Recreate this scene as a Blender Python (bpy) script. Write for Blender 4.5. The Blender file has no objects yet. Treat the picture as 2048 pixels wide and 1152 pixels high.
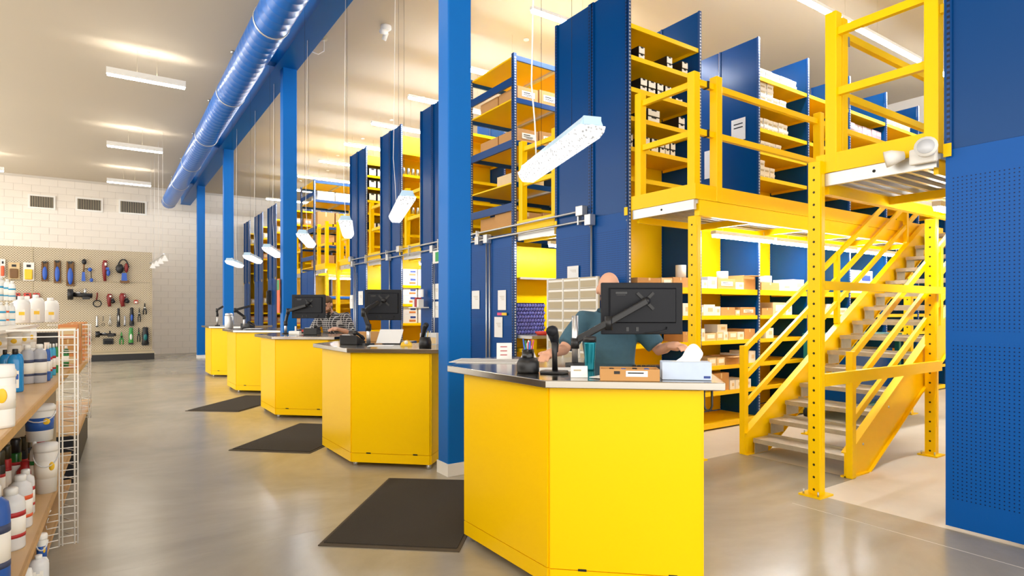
import bpy, bmesh, math, random
from mathutils import Vector, Matrix
random.seed(7)
S = bpy.context.scene
COL = S.collection
# ---------------------------------------------------------------- camera, world, exposure
F_PX, CX, HY, EYE = 1190.0, 1024.0, 620.0, 1.5
YAW = math.atan((1024 - 215) / F_PX)
cam_d = bpy.data.cameras.new('camera'); cam = bpy.data.objects.new('camera', cam_d); COL.objects.link(cam)
cam.location = (0, 0, EYE); cam.rotation_euler = (math.pi/2, 0, -YAW)
cam_d.sensor_width = 36; cam_d.lens = F_PX / 2048 * 36; cam_d.shift_y = (HY - 576) / 2048
cam_d.clip_start = 0.05; cam_d.clip_end = 200
S.camera = cam
W = bpy.data.worlds.new('world'); S.world = W; W.use_nodes = True
W.node_tree.nodes['Background'].inputs[0].default_value = (1.0, 0.96, 0.90, 1)
W.node_tree.nodes['Background'].inputs[1].default_value = 3.1
S.view_settings.view_transform = 'Standard'; S.view_settings.look = 'None'
S.view_settings.gamma = 1; S.view_settings.use_curve_mapping = False
S.view_settings.exposure = 0.08
TUBE = 60.0        # emission of the ceiling tubes
STATION = 1.8      # emission of the luminaires over the counters

FW = (math.sin(YAW), math.cos(YAW)); RT = (math.cos(YAW), -math.sin(YAW))
def ray(px, py):
    u = (px - CX) / F_PX
    return (FW[0] + u*RT[0], FW[1] + u*RT[1], (HY - py) / F_PX)
def at_z(px, py, z):
    r = ray(px, py); t = (z - EYE) / r[2]; return Vector((r[0]*t, r[1]*t, z))
def at_x(px, py, x):
    r = ray(px, py); t = x / r[0]; return Vector((x, r[1]*t, EYE + r[2]*t))
def at_y(px, py, y):
    r = ray(px, py); t = y / r[1]; return Vector((r[0]*t, y, EYE + r[2]*t))
def at_d(px, py, d):
    r = ray(px, py); return Vector((r[0]*d, r[1]*d, EYE + r[2]*d))
def fz(y):          # the floor falls a little towards the far wall
    return 0.0 if y < 15 else -0.0195 * (y - 15)

# ---------------------------------------------------------------- materials
M = {}
def lin(c):
    return tuple(((v/255)/12.92 if v/255 <= .04045 else ((v/255+.055)/1.055)**2.4) for v in c) + (1,)
def mat(name, rgb, rough=.5, metal=0.0, noise=0.0, nscale=8.0, emit=0.0, bump=0.0, bscale=60.0, spec=.5, alpha=None, trans=0.0, coat=0.0):
    m = bpy.data.materials.new(name); m.use_nodes = True; nt = m.node_tree; b = nt.nodes['Principled BSDF']
    c = lin(rgb)
    b.inputs['Base Color'].default_value = c; b.inputs['Roughness'].default_value = rough; b.inputs['Metallic'].default_value = metal
    b.inputs['Specular IOR Level'].default_value = spec; b.inputs['Transmission Weight'].default_value = trans
    b.inputs['Coat Weight'].default_value = coat
    if alpha is not None: b.inputs['Alpha'].default_value = alpha
    if emit:
        b.inputs['Emission Color'].default_value = c; b.inputs['Emission Strength'].default_value = emit
    tc = None
    if noise or bump:
        tc = nt.nodes.new('ShaderNodeTexCoord')
    if noise:
        n = nt.nodes.new('ShaderNodeTexNoise'); n.inputs['Scale'].default_value = nscale; n.inputs['Detail'].default_value = 6
        nt.links.new(tc.outputs['Object'], n.inputs['Vector'])
        r = nt.nodes.new('ShaderNodeMix'); r.data_type = 'RGBA'
        r.inputs['A'].default_value = tuple(v*(1-noise) for v in c[:3])+(1,); r.inputs['B'].default_value = tuple(min(1, v*(1+noise)) for v in c[:3])+(1,)
        nt.links.new(n.outputs['Fac'], r.inputs['Factor']); nt.links.new(r.outputs['Result'], b.inputs['Base Color'])
    if bump:
        n = nt.nodes.new('ShaderNodeTexNoise'); n.inputs['Scale'].default_value = bscale; n.inputs['Detail'].default_value = 3
        nt.links.new(tc.outputs['Object'], n.inputs['Vector'])
        bp = nt.nodes.new('ShaderNodeBump'); bp.inputs['Strength'].default_value = bump; bp.inputs['Distance'].default_value = .01
        nt.links.new(n.outputs['Fac'], bp.inputs['Height']); nt.links.new(bp.outputs['Normal'], b.inputs['Normal'])
    M[name] = m; return m
def math_node(nt, op, a, b=None):
    n = nt.nodes.new('ShaderNodeMath'); n.operation = op
    for i, v in enumerate((a, b)):
        if v is None: continue
        if isinstance(v, (int, float)): n.inputs[i].default_value = v
        else: nt.links.new(v, n.inputs[i])
    return n.outputs[0]
def dots(name, rgb, dot, ax, sa, bx_, sb, rad, rough=.35, zlo=None, zhi=None, oa=0.0):
    """paint with a regular field of punched holes: axes ax and bx_, pitches sa and sb"""
    m = mat(name, rgb, rough, spec=.2); nt = m.node_tree; b = nt.nodes['Principled BSDF']
    tc = nt.nodes.new('ShaderNodeTexCoord'); sp = nt.nodes.new('ShaderNodeSeparateXYZ'); nt.links.new(tc.outputs['Object'], sp.inputs[0])
    def cell(ax_, s, off=0.0):
        f = math_node(nt, 'FRACT', math_node(nt, 'ADD', math_node(nt, 'DIVIDE', sp.outputs[ax_], s), 50.0 + off))
        return math_node(nt, 'MULTIPLY', math_node(nt, 'SUBTRACT', f, .5), s)
    u, v = cell(ax, sa, oa), cell(bx_, sb)
    d = math_node(nt, 'SQRT', math_node(nt, 'ADD', math_node(nt, 'MULTIPLY', u, u), math_node(nt, 'MULTIPLY', v, v)))
    k = math_node(nt, 'LESS_THAN', d, rad)
    mx = nt.nodes.new('ShaderNodeMix'); mx.data_type = 'RGBA'; mx.inputs['A'].default_value = lin(rgb); mx.inputs['B'].default_value = lin(dot)
    nt.links.new(k, mx.inputs['Factor']); nt.links.new(mx.outputs['Result'], b.inputs['Base Color'])
    return m
YEL = (255, 206, 0); BLU = (0, 104, 188); NAVY = (0, 66, 128)
mat('yellow', YEL, .3, spec=.2); mat('yellow_shelf', (254, 206, 0), .34, spec=.22)
mat('blue', BLU, .45, spec=.2); mat('navy', NAVY, .26, spec=.22); mat('rack_blue', (6, 62, 122), .35, spec=.3)
mat('duct_blue', (0, 100, 190), .3, spec=.35)
dots('perf_navy', (0, 74, 146), (4, 30, 66), 1, .0254, 2, .0254, .0044)
dots('perf_panel', (0, 84, 166), (2, 30, 74), 1, .0254, 2, .0254, .0044)
mat('panel_plain', (0, 84, 166), .35, spec=.2); mat('panel_plain_navy', (0, 74, 146), .35, spec=.2)
dots('post_yellow', (255, 206, 0), (60, 50, 20), 1, 9.0, 2, .1, .010, oa=.5)
def dashes(name, rgb, hole, pitch):
    m = mat(name, rgb, .35, .3); nt = m.node_tree; b = nt.nodes['Principled BSDF']
    tc = nt.nodes.new('ShaderNodeTexCoord'); sp = nt.nodes.new('ShaderNodeSeparateXYZ'); nt.links.new(tc.outputs['Object'], sp.inputs[0])
    k = math_node(nt, 'LESS_THAN', math_node(nt, 'FRACT', math_node(nt, 'ADD', math_node(nt, 'DIVIDE', sp.outputs[2], pitch), 50.0)), .5)
    mx = nt.nodes.new('ShaderNodeMix'); mx.data_type = 'RGBA'; mx.inputs['A'].default_value = lin(rgb); mx.inputs['B'].default_value = lin(hole)
    nt.links.new(k, mx.inputs['Factor']); nt.links.new(mx.outputs['Result'], b.inputs['Base Color'])
dashes('slots', (24, 62, 118), (214, 214, 210), .038); dashes('slots_dark', (24, 66, 126), (10, 26, 52), .038); dashes('slots_steel', (196, 200, 208), (60, 78, 110), .038)
mat('steel', (172, 167, 158), .17, 1.0, noise=.08, nscale=3); mat('galv', (205, 205, 203), .38, .85, noise=.1, nscale=6)
mat('chrome', (215, 215, 215), .15, 1.0); mat('alu', (210, 210, 212), .32, .9)
mat('tread', (186, 178, 158), .45, .7, noise=.15, nscale=20, bump=.6, bscale=120)
mat('white', (240, 238, 232), .5); mat('wall_white', (238, 230, 218), .75, noise=.03, nscale=2)
mat('mortar', (214, 206, 194), .9); mat('ceiling', (200, 187, 166), .9, noise=.02, nscale=.6)
mat('black', (22, 22, 24), .4); mat('black_gloss', (16, 16, 18), .2); mat('charcoal', (28, 30, 36), .5, spec=.25); mat('rubber', (30, 30, 30), .8)
mat('mat_carpet', (62, 56, 48), .95, noise=.35, nscale=160, bump=1.0, bscale=260); mat('mat_edge', (80, 70, 56), .9)
mat('paper', (240, 240, 238), .7); mat('paper_print', (228, 226, 220), .7, noise=.12, nscale=90)
mat('carton', (196, 146, 88), .8, noise=.07, nscale=5); mat('carton_dark', (150, 104, 58), .85); mat('carton_pale', (222, 196, 150), .75, noise=.06, nscale=9)
mat('carton_orange', (214, 140, 84), .7); mat('box_white', (238, 234, 226), .6); mat('box_black', (26, 22, 20), .5); mat('label_white', (244, 241, 232), .6)
mat('box_lilac', (196, 176, 190), .6); mat('print_blue', (40, 66, 140), .5); mat('print_orange', (200, 120, 60), .5); mat('print_red', (196, 40, 36), .5)
mat('wood', (214, 176, 122), .42, noise=.12, nscale=3, coat=.2); mat('wood_edge', (196, 154, 98), .5, noise=.2, nscale=14)
mat('wire_white', (236, 234, 228), .35); mat('plastic_white', (236, 236, 232), .38); mat('plastic_clear', (238, 240, 242), .25, alpha=.8)
mat('liquid_blue', (24, 130, 196), .15); mat('label_blue', (40, 92, 176), .4); mat('label_cyan', (52, 160, 206), .4); mat('label_red', (176, 36, 40), .45)
mat('label_yellow', (246, 200, 40), .45); mat('label_green', (40, 140, 70), .45); mat('label_orange', (226, 96, 52), .45); mat('bottle_grey', (176, 178, 186), .3); mat('label_navy', (62, 72, 104), .4)
mat('olive_cap', (50, 46, 30), .4); mat('glass_green', (30, 92, 40), .2); mat('gray_beige', (186, 172, 142), .6)
mat('skin', (222, 168, 138), .55); mat('skin_dark', (176, 124, 100), .55); mat('hair', (98, 70, 46), .8); mat('beard', (126, 88, 58), .85)
mat('teal_shirt', (64, 100, 118), .85, noise=.1, nscale=30); mat('jeans', (72, 98, 122), .85, noise=.15, nscale=40); mat('black_cloth', (24, 24, 26), .9)
mat('teal', (14, 110, 110), .35); mat('teal_bottle', (10, 124, 140), .22, .5); mat('blue_pen', (20, 92, 190), .4); mat('pink_pen', (226, 70, 120), .4)
mat('tissue_box', (196, 212, 236), .6, noise=.06, nscale=26); mat('tissue', (250, 250, 250), .85); mat('tray_red', (206, 60, 44), .4)
mat('tool_blue', (44, 92, 190), .4); mat('tool_red', (130, 34, 34), .4); mat('tool_brown', (120, 84, 44), .5); mat('tool_green', (60, 150, 70), .4)
mat('green_sign', (30, 160, 80), .4); mat('teal_dark', (8, 62, 66), .4)
mat('pad_blue', (26, 26, 66), .6); mat('pad_rib', (92, 92, 160), .5); mat('lum_body', (176, 208, 230), .3); mat('lens_grey', (206, 208, 212), .2)
def emis(name, rgb, k):
    m = bpy.data.materials.new(name); m.use_nodes = True; nt = m.node_tree; nt.nodes.clear()
    e = nt.nodes.new('ShaderNodeEmission'); e.inputs[0].default_value = lin(rgb); e.inputs[1].default_value = k
    o = nt.nodes.new('ShaderNodeOutputMaterial'); nt.links.new(e.outputs[0], o.inputs[0]); M[name] = m; return m
emis('tube', (255, 249, 240), TUBE); emis('tube_aisle', (240, 246, 255), TUBE*2.2); emis('tube_low', (246, 248, 255), TUBE*1.4); emis('track_glow', (255, 246, 232), .95)
# prismatic lens: light with darker facets
m = emis('lens', (255, 252, 248), STATION); nt = m.node_tree; e = [n for n in nt.nodes if n.type == 'EMISSION'][0]
tc = nt.nodes.new('ShaderNodeTexCoord'); vo = nt.nodes.new('ShaderNodeTexVoronoi'); vo.inputs['Scale'].default_value = 42
nt.links.new(tc.outputs['Object'], vo.inputs['Vector'])
nt.links.new(math_node(nt, 'MULTIPLY', math_node(nt, 'ADD', math_node(nt, 'MULTIPLY', vo.outputs['Distance'], 1.3), .12), STATION), e.inputs[1])
# polished concrete: two tones of the same noise, gloss varies
def concrete(name, a, b, rough, scale):
    m = mat(name, a, rough); nt = m.node_tree; bs = nt.nodes['Principled BSDF']
    tc = nt.nodes.new('ShaderNodeTexCoord'); n = nt.nodes.new('ShaderNodeTexNoise'); n.inputs['Scale'].default_value = scale; n.inputs['Detail'].default_value = 9; n.inputs['Roughness'].default_value = .62; n.inputs['Distortion'].default_value = .6
    nt.links.new(tc.outputs['Object'], n.inputs['Vector'])
    cr = nt.nodes.new('ShaderNodeValToRGB'); cr.color_ramp.elements[0].position = .32; cr.color_ramp.elements[0].color = lin(a); cr.color_ramp.elements[1].position = .68; cr.color_ramp.elements[1].color = lin(b)
    nt.links.new(n.outputs['Fac'], cr.inputs[0]); nt.links.new(cr.outputs[0], bs.inputs['Base Color'])
    n2 = nt.nodes.new('ShaderNodeTexNoise'); n2.inputs['Scale'].default_value = 3; n2.inputs['Detail'].default_value = 4
    nt.links.new(tc.outputs['Object'], n2.inputs['Vector'])
    nt.links.new(math_node(nt, 'ADD', math_node(nt, 'MULTIPLY', n2.outputs['Fac'], .14), rough-.07), bs.inputs['Roughness'])
concrete('floor_polished', (148, 142, 128), (186, 178, 160), .22, .55)
concrete('floor_plain', (200, 188, 166), (218, 206, 184), .5, .8)
# plaid shirt
m = mat('plaid', (70, 72, 78), .85); nt = m.node_tree; bs = nt.nodes['Principled BSDF']
tc = nt.nodes.new('ShaderNodeTexCoord'); sp = nt.nodes.new('ShaderNodeSeparateXYZ'); nt.links.new(tc.outputs['Object'], sp.inputs[0])
def stripe(o, s, w): return math_node(nt, 'LESS_THAN', math_node(nt, 'FRACT', math_node(nt, 'ADD', math_node(nt, 'DIVIDE', o, s), 40)), w)
xy = math_node(nt, 'SUBTRACT', sp.outputs[0], sp.outputs[1])
kk = math_node(nt, 'MAXIMUM', stripe(xy, .05, .22), stripe(sp.outputs[2], .034, .22))
mx = nt.nodes.new('ShaderNodeMix'); mx.data_type = 'RGBA'; mx.inputs['A'].default_value = lin((52, 52, 58)); mx.inputs['B'].default_value = lin((190, 188, 186))
nt.links.new(kk, mx.inputs['Factor']); nt.links.new(mx.outputs['Result'], bs.inputs['Base Color'])
# pegboard: holes on a fine diamond grid
m = mat('pegboard', (206, 190, 160), .7); nt = m.node_tree; bs = nt.nodes['Principled BSDF']
tc = nt.nodes.new('ShaderNodeTexCoord'); sp = nt.nodes.new('ShaderNodeSeparateXYZ'); nt.links.new(tc.outputs['Object'], sp.inputs[0])
a_ = math_node(nt, 'ADD', sp.outputs[0], sp.outputs[2]); b_ = math_node(nt, 'SUBTRACT', sp.outputs[0], sp.outputs[2])
def hole(o, s): return math_node(nt, 'SUBTRACT', math_node(nt, 'FRACT', math_node(nt, 'ADD', math_node(nt, 'DIVIDE', o, s), 40)), .5)
ua, ub = hole(a_, .072), hole(b_, .072)
dd = math_node(nt, 'SQRT', math_node(nt, 'ADD', math_node(nt, 'MULTIPLY', ua, ua), math_node(nt, 'MULTIPLY', ub, ub)))
mx = nt.nodes.new('ShaderNodeMix'); mx.data_type = 'RGBA'; mx.inputs['A'].default_value = lin((208, 194, 166)); mx.inputs['B'].default_value = lin((96, 80, 58))
nt.links.new(math_node(nt, 'LESS_THAN', dd, .26), mx.inputs['Factor']); nt.links.new(mx.outputs['Result'], bs.inputs['Base Color'])

# ---------------------------------------------------------------- mesh helpers
class B:
    def __init__(s): s.v = []; s.f = []; s.m = []; s.sm = []
    def add(s, vs, fs, mi=0, smooth=False):
        o = len(s.v); s.v += [tuple(x) for x in vs]; s.f += [tuple(i+o for i in f) for f in fs]; s.m += [mi]*len(fs); s.sm += [smooth]*len(fs); return s
    def box(s, x0, x1, y0, y1, z0, z1, mi=0):
        return s.add([(x0,y0,z0),(x1,y0,z0),(x1,y1,z0),(x0,y1,z0),(x0,y0,z1),(x1,y0,z1),(x1,y1,z1),(x0,y1,z1)],
                     [(3,2,1,0),(4,5,6,7),(0,1,5,4),(1,2,6,5),(2,3,7,6),(3,0,4,7)], mi)
    def obox(s, c, u, v, hu, hv, hw, mi=0):      # oriented box, axes u v (unit), w = u x v
        c = Vector(c); u = Vector(u).normalized(); v = Vector(v); v = (v - u*v.dot(u)).normalized(); w = u.cross(v)
        P = [c + u*(a*hu) + v*(b*hv) + w*(d*hw) for d in (-1,1) for a, b in ((-1,-1),(1,-1),(1,1),(-1,1))]
        return s.add(P, [(3,2,1,0),(4,5,6,7),(0,1,5,4),(1,2,6,5),(2,3,7,6),(3,0,4,7)], mi)
    def bar(s, p, q, w, h, up=(0,0,1), mi=0):    # straight bar with a w x h section
        p, q = Vector(p), Vector(q); d = q - p
        side = d.cross(Vector(up)); side = side.normalized() if side.length > 1e-6 else Vector((1,0,0))
        return s.obox((p+q)/2, d, side, d.length/2, w/2, h/2, mi)
    def prism(s, poly, z0, z1, mi=0):
        n = len(poly)
        return s.add([(x,y,z0) for x,y in poly]+[(x,y,z1) for x,y in poly], [tuple(range(n))[::-1], tuple(range(n,2*n))]+[(i,(i+1)%n,n+(i+1)%n,n+i) for i in range(n)], mi)
    def extr(s, prof, org, u, v, w0, w1, mi=0):  # profile (a,b) in axes u v, extruded along w
        org, u, v = Vector(org), Vector(u).normalized(), Vector(v).normalized(); w = u.cross(v); n = len(prof)
        P = [org+u*a+v*b+w*w0 for a,b in prof]+[org+u*a+v*b+w*w1 for a,b in prof]
        return s.add(P, [tuple(range(n))[::-1], tuple(range(n,2*n))]+[(i,(i+1)%n,n+(i+1)%n,n+i) for i in range(n)], mi)
    def tube(s, path, r, n=8, mi=0, closed=False):
        path = [Vector(p) for p in path]; rs = r if isinstance(r, (list, tuple)) else [r]*len(path); P = []; ref = None
        for i, p in enumerate(path):
            t = (path[min(i+1, len(path)-1)] - path[max(i-1, 0)]).normalized()
            if ref is None: ref = Vector((0,0,1)) if abs(t.z) < .9 else Vector((1,0,0))
            a = t.cross(ref).normalized(); b = a.cross(t).normalized(); ref = b
            P += [p + a*(math.cos(k*2*math.pi/n)*rs[i]) + b*(math.sin(k*2*math.pi/n)*rs[i]) for k in range(n)]
        m_ = len(path)
        fs = [(i*n+k, i*n+(k+1)%n, (i+1)*n+(k+1)%n, (i+1)*n+k) for i in range(m_-1) for k in range(n)]
        s.add(P, fs + [tuple(range(n))[::-1], tuple((m_-1)*n+k for k in range(n))], mi, True)
        return s
    def cyl(s, p, q, r, n=16, mi=0): return s.tube([p, q], r, n, mi)
    def lathe(s, prof, c=(0,0,0), n=20, mi=0, sx=1, sy=1):
        P = [(c[0]+math.cos(k*2*math.pi/n)*r*sx, c[1]+math.sin(k*2*math.pi/n)*r*sy, c[2]+z) for r, z in prof for k in range(n)]
        m_ = len(prof); fs = [(i*n+k, i*n+(k+1)%n, (i+1)*n+(k+1)%n, (i+1)*n+k) for i in range(m_-1) for k in range(n)]
        return s.add(P, fs + [tuple(range(n))[::-1], tuple((m_-1)*n+k for k in range(n))], mi, True)
    def ball(s, c, rx, ry=None, rz=None, n=12, m_=8, mi=0):
        ry = ry or rx; rz = rz or rx
        prof = [(max(1e-4, math.sin(math.pi*i/m_)), -math.cos(math.pi*i/m_)) for i in range(m_+1)]
        P = [(c[0]+math.cos(k*2*math.pi/n)*r*rx, c[1]+math.sin(k*2*math.pi/n)*r*ry, c[2]+z*rz) for r, z in prof for k in range(n)]
        return s.add(P, [(i*n+k, i*n+(k+1)%n, (i+1)*n+(k+1)%n, (i+1)*n+k) for i in range(m_) for k in range(n)], mi, True)
    def me(s, name, mats):
        m = bpy.data.meshes.new(name); m.from_pydata(s.v, [], s.f); m.update()
        for x in (mats if isinstance(mats, (list, tuple)) else [mats]): m.materials.append(M[x])
        for i, p in enumerate(m.polygons): p.material_index = s.m[i]; p.use_smooth = s.sm[i]
        return m
    def build(s, name, mats, parent=None, bevel=0.0, loc=None, rot=None):
        o = bpy.data.objects.new(name, s.me(name, mats)); COL.objects.link(o)
        if parent is not None: o.parent = parent
        if loc is not None: o.location = loc
        if rot is not None: o.rotation_euler = rot
        if bevel:
            md = o.modifiers.new('bevel', 'BEVEL'); md.width = bevel; md.segments = 2; md.limit_method = 'ANGLE'
        return o
def tag(o, label, cat, group=None, kind=None):
    if label: o['label'] = label
    if cat: o['category'] = cat
    if group: o['group'] = group
    if kind: o['kind'] = kind
    return o
def thing(name, label, cat, loc=(0,0,0), rz=0.0, group=None):
    o = bpy.data.objects.new(name, None); o.empty_display_size = .1; COL.objects.link(o); o.location = loc; o.rotation_euler = (0,0,rz)
    return tag(o, label, cat, group)
def struct(o): o['kind'] = 'structure'; return o
def inst(name, mesh, parent, loc, rot=(0,0,0), scale=(1,1,1)):
    o = bpy.data.objects.new(name, mesh); COL.objects.link(o); o.location = loc; o.rotation_euler = rot; o.scale = scale
    if parent is not None: o.parent = parent
    return o
ORD = ['first','second','third','fourth','fifth','sixth','seventh','eighth','ninth','tenth','eleventh','twelfth','thirteenth','fourteenth','fifteenth','sixteenth','seventeenth','eighteenth','nineteenth','twentieth','last']

# ---------------------------------------------------------------- the room
ZC, YW, XB = 6.33, 27.3, 15.2
b = B(); zf = fz(YW)
def fl(x0, x1, y0, y1, mi):
    for a, c in ((y0, min(y1, 15)), (max(y0, 15), y1)):
        if c > a: b.add([(x0,a,fz(a)),(x1,a,fz(a)),(x1,c,fz(c)),(x0,c,fz(c)),(x0,a,-.4),(x1,a,-.4),(x1,c,-.4),(x0,c,-.4)], [(0,1,2,3),(7,6,5,4),(0,4,5,1),(2,6,7,3),(1,5,6,2),(3,7,4,0)], mi)
fl(-7, 4.76, -6, YW, 0)
fl(4.76, XB, -6, 2.66, 1); fl(4.76, 5.5, 2.66, 3.85, 0); fl(5.5, XB, 2.66, 3.85, 1); fl(4.76, XB, 3.85, YW, 1)
fo = struct(b.build('floor', ['floor_polished', 'floor_plain']))
a = at_z(1960, 1112, 0).x
B().box(a-.003, a+.003, -6, 2.6, -.01, .0006).build('control_joint', 'mortar', fo); B().box(-7, 4.7, 4.1-.003, 4.1+.003, -.01, .0006).build('control_joint', 'floor_polished', fo)
struct(B().box(-7, XB, -6, YW+.2, ZC, ZC+.2).build('ceiling', 'ceiling'))
wf = struct(B().box(-7, XB, YW, YW+.2, -.4, ZC).build('wall_far', 'mortar'))
bw, bh, k = .5, .25, 0; blk = B().box(-.245, .245, -.012, .03, -.121, .121).me('block', 'wall_white'); rest = B()
rows = int((ZC+.3)/bh)
cells = []
for r in range(rows+1):
    z = -.26 + bh*(r+.5)
    for c in range(-14, 31):
        x = c*bw + (bw/2 if r % 2 else 0)
        if -6.9 < x < 15 and z < ZC-.02: cells.append((x, z))
cells.sort(key=lambda t: abs(t[0]-1.0) + (3 if t[1] < 3.4 and t[0] < 1.1 else 0))
for i, (x, z) in enumerate(cells):
    if i < 300: inst('block', blk, wf, (x, YW, z))
    else: rest.box(x-.245, x+.245, YW-.012, YW+.03, z-.121, z+.121)
tag(rest.build('block_field', 'wall_white', wf), None, None, kind='stuff')
struct(B().box(XB, XB+.2, -6, YW, -.4, ZC).build('wall_right', 'wall_white'))
struct(B().box(XB-.25, XB, -6, YW, 5.2, 5.6).build('trim_1', 'blue'))

# columns, beam, duct
for i, (y, lab) in enumerate([(4.84, 'tall blue steel column with white base beside the nearest counter'), (10.93, 'blue steel column behind the third yellow counter'), (17.3, 'blue steel column behind the two farthest counters'), (22.9, 'slender farthest blue steel column near the white block wall')]):
    t = thing('column', lab, 'column', (2.65, y, fz(y)), group='row of blue columns under the beam')
    B().box(-.12, .12, -.1, .1, .0, 5.76-fz(y)).build('shaft', 'blue', t, bevel=.012)
    B().box(-.128, .128, -.108, .108, .001, .115).build('baseboard', 'white', t)
t = thing('beam', 'long blue ceiling beam carried by the row of blue columns', 'beam', (2.6, -5, 5.74))
B().box(-.18, .18, 0, 32.25, 0, .02).build('bottom_flange', 'blue', t)
B().box(-.16, .16, 0, 32.25, .02, .58).build('web', 'blue', t)
for y in (10.93, 17.3, 22.9): B().box(-.75, -.16, y+4.92, y+5.12, .06, .3).build('stub', 'blue', t)
t = thing('air_duct', 'round blue spiral air duct with silver joint bands under the ceiling', 'duct', (1.93, -5, 5.6))
R = .245; prof = []; n = 28; L = 31.0
bb = B()
ys = [i*.22 for i in range(int(L/.22)+1)]
P = []; Fc = []
for i, y in enumerate(ys):
    for rr, dy in ((R, .0), (R, .2), (R+.0015, .207), (R+.0015, .213)):
        P += [(math.cos(a*2*math.pi/n)*rr, y+dy + (a/n)*.0, math.sin(a*2*math.pi/n)*rr) for a in range(n)]
m_ = len(P)//n
bb.add(P, [(i*n+a, (i+1)*n+a, (i+1)*n+(a+1)%n, i*n+(a+1)%n) for i in range(m_-1) for a in range(n)], 0, True).add(P[-n:], [tuple(range(n))[::-1]])
bb.build('spiral_pipe', 'duct_blue', t)
for y in (2.3, 5.6, 8.9, 12.3, 15.6, 18.7, 21.8, 25.3):
    bb = B(); P = []
    for rr, dy in ((R+.004, -.015), (R+.012, -.015), (R+.012, .015), (R+.004, .015)):
        P += [(math.cos(a*2*math.pi/n)*rr, y+5+dy, math.sin(a*2*math.pi/n)*rr) for a in range(n)]
    bb.add(P, [(i*n+a, (i+1)*n+a, (i+1)*n+(a+1)%n, i*n+(a+1)%n) for i in range(3) for a in range(n)], 0, True)
    bb.build('joint_band', 'galv', t)
for y in (6.0, 9.0, 12.1, 15.2, 18.3, 21.5, 24.6):
    B().cyl((0, y+5, R), (0, y+5, ZC-5.6), .007, 6).cyl((0, y+5, ZC-5.64), (0, y+5, ZC-5.605), .035, 10).build('hanger_rod', 'galv', t)

# wall vents
for i, (x0, x1, y0, y1) in enumerate([(60, 107, 395, 413), (155, 202, 401, 418), (241, 290, 406, 424)]):
    a, c = at_y(x0, y1, YW-.03), at_y(x1, y0, YW-.03)
    t = thing('air_vent', ['white framed air vent on the far wall, leftmost of three', 'white framed air vent on the far wall, middle of three', 'white framed air vent on the far wall nearest the duct'][i], 'vent', (a.x, YW-.03, a.z), group='air vents on the far wall')
    w, h = c.x-a.x, c.z-a.z
    B().box(0, w, .0, .02, 0, h).build('backing', 'black', t)
    for p in ((-.06, 0, -.06, h+.06), (w, w+.06, -.06, h+.06)): B().box(p[0], p[1], -.02, .03, p[2], p[3]).build('frame_side', 'white', t)
    for p in ((0, w, -.06, 0), (0, w, h, h+.06)): B().box(p[0], p[1], -.02, .03, p[2], p[3]).build('frame_side', 'white', t)
    sl = B().box(-.008, .008, -.012, .0, 0, h).me('slat', 'gray_beige')
    for q in range(14): inst('slat', sl, t, (w*(q+.5)/14, 0, 0))

# ceiling strip lights (lamps emit by themselves)
def strip(x0, x1, y, z, label, group, low=False, wires=True):
    t = thing('strip_light', label, 'light', ((x0+x1)/2, y, z), group=group); h = (x1-x0)/2
    B().box(-h, h, -.035, .035, .0, .045).build('housing', 'white', t)
    B().extr([(-.032,0),(.032,0),(.026,-.032),(-.026,-.032)], (-h+.015, 0, -.001), (0,1,0), (0,0,1), 0, 2*h-.03).build('diffuser', 'tube_low' if low else 'tube' if group == G1 else 'tube_aisle', t)
    if not low and group == G1:   # open uplight slot on the housing
        B().box(-h+.02, h-.02, -.02, .02, .046, .052).build('uplight', 'tube', t)
        for s in (-1, 1): B().box(-h, h, s*.035-.002, s*.035+.002, .045, .115).build('reflector_wing', 'white', t)
    if wires:
        for s in (-.25, .25): B().cyl((s*h, 0, .05), (s*h, 0, ZC-z), .002, 5).build('wire', 'gray_beige', t)
        B().cyl((0, 0, ZC-z-.02), (0, 0, ZC-z-.002), .05, 10).build('ceiling_cup', 'white', t)
    else:
        for s in (-.7, .7): B().cyl((s*h, 0, .04), (s*h, 0, .1), .004, 5).build('wire', 'white', t)
G1 = 'strip lights over the shop floor'
for y, lab in ((24.06, 'short glowing strip light over the shop floor, farthest of three in line'), (18.78, 'glowing strip light over the shop floor, middle of three in line'), (13.07, 'large glowing strip light at upper left, nearest of three in line'), (7.4, 'unseen strip light added to the duct row above the floor mats'), (1.7, 'unseen strip light added to the duct row above the near counter'), (-4, 'unseen strip light added to the duct row, behind the camera')):  # last three are out of view, added along the row for illumination
    strip(-.02, 1.25, y, 5.8, lab, G1)
for y, lab in ((24.06, 'strip light at the left picture edge near the far wall'), (18.78, 'unseen strip light added to the left row, second from far wall'), (13.07, 'unseen strip light added to the left row, third from far wall'), (7.4, 'unseen strip light added to the left row, fourth from far wall'), (1.7, 'unseen strip light added to the left row, fifth from far wall')):  # only the first shows; the others are unseen, added to light the shop
    strip(-3.92, -2.65, y, 5.8, lab, G1)
G2 = 'strip lights over the shelving aisles'
AN = ['over the stair mezzanine', 'between tall blue block and open rack', 'behind the near blue column', 'over the aisle right of third block', 'over the aisle right of fourth block', 'left of the fourth block', 'right of the far open rack', 'across the far open rack', 'behind the far open rack', 'above the farthest shelving blocks']
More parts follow.
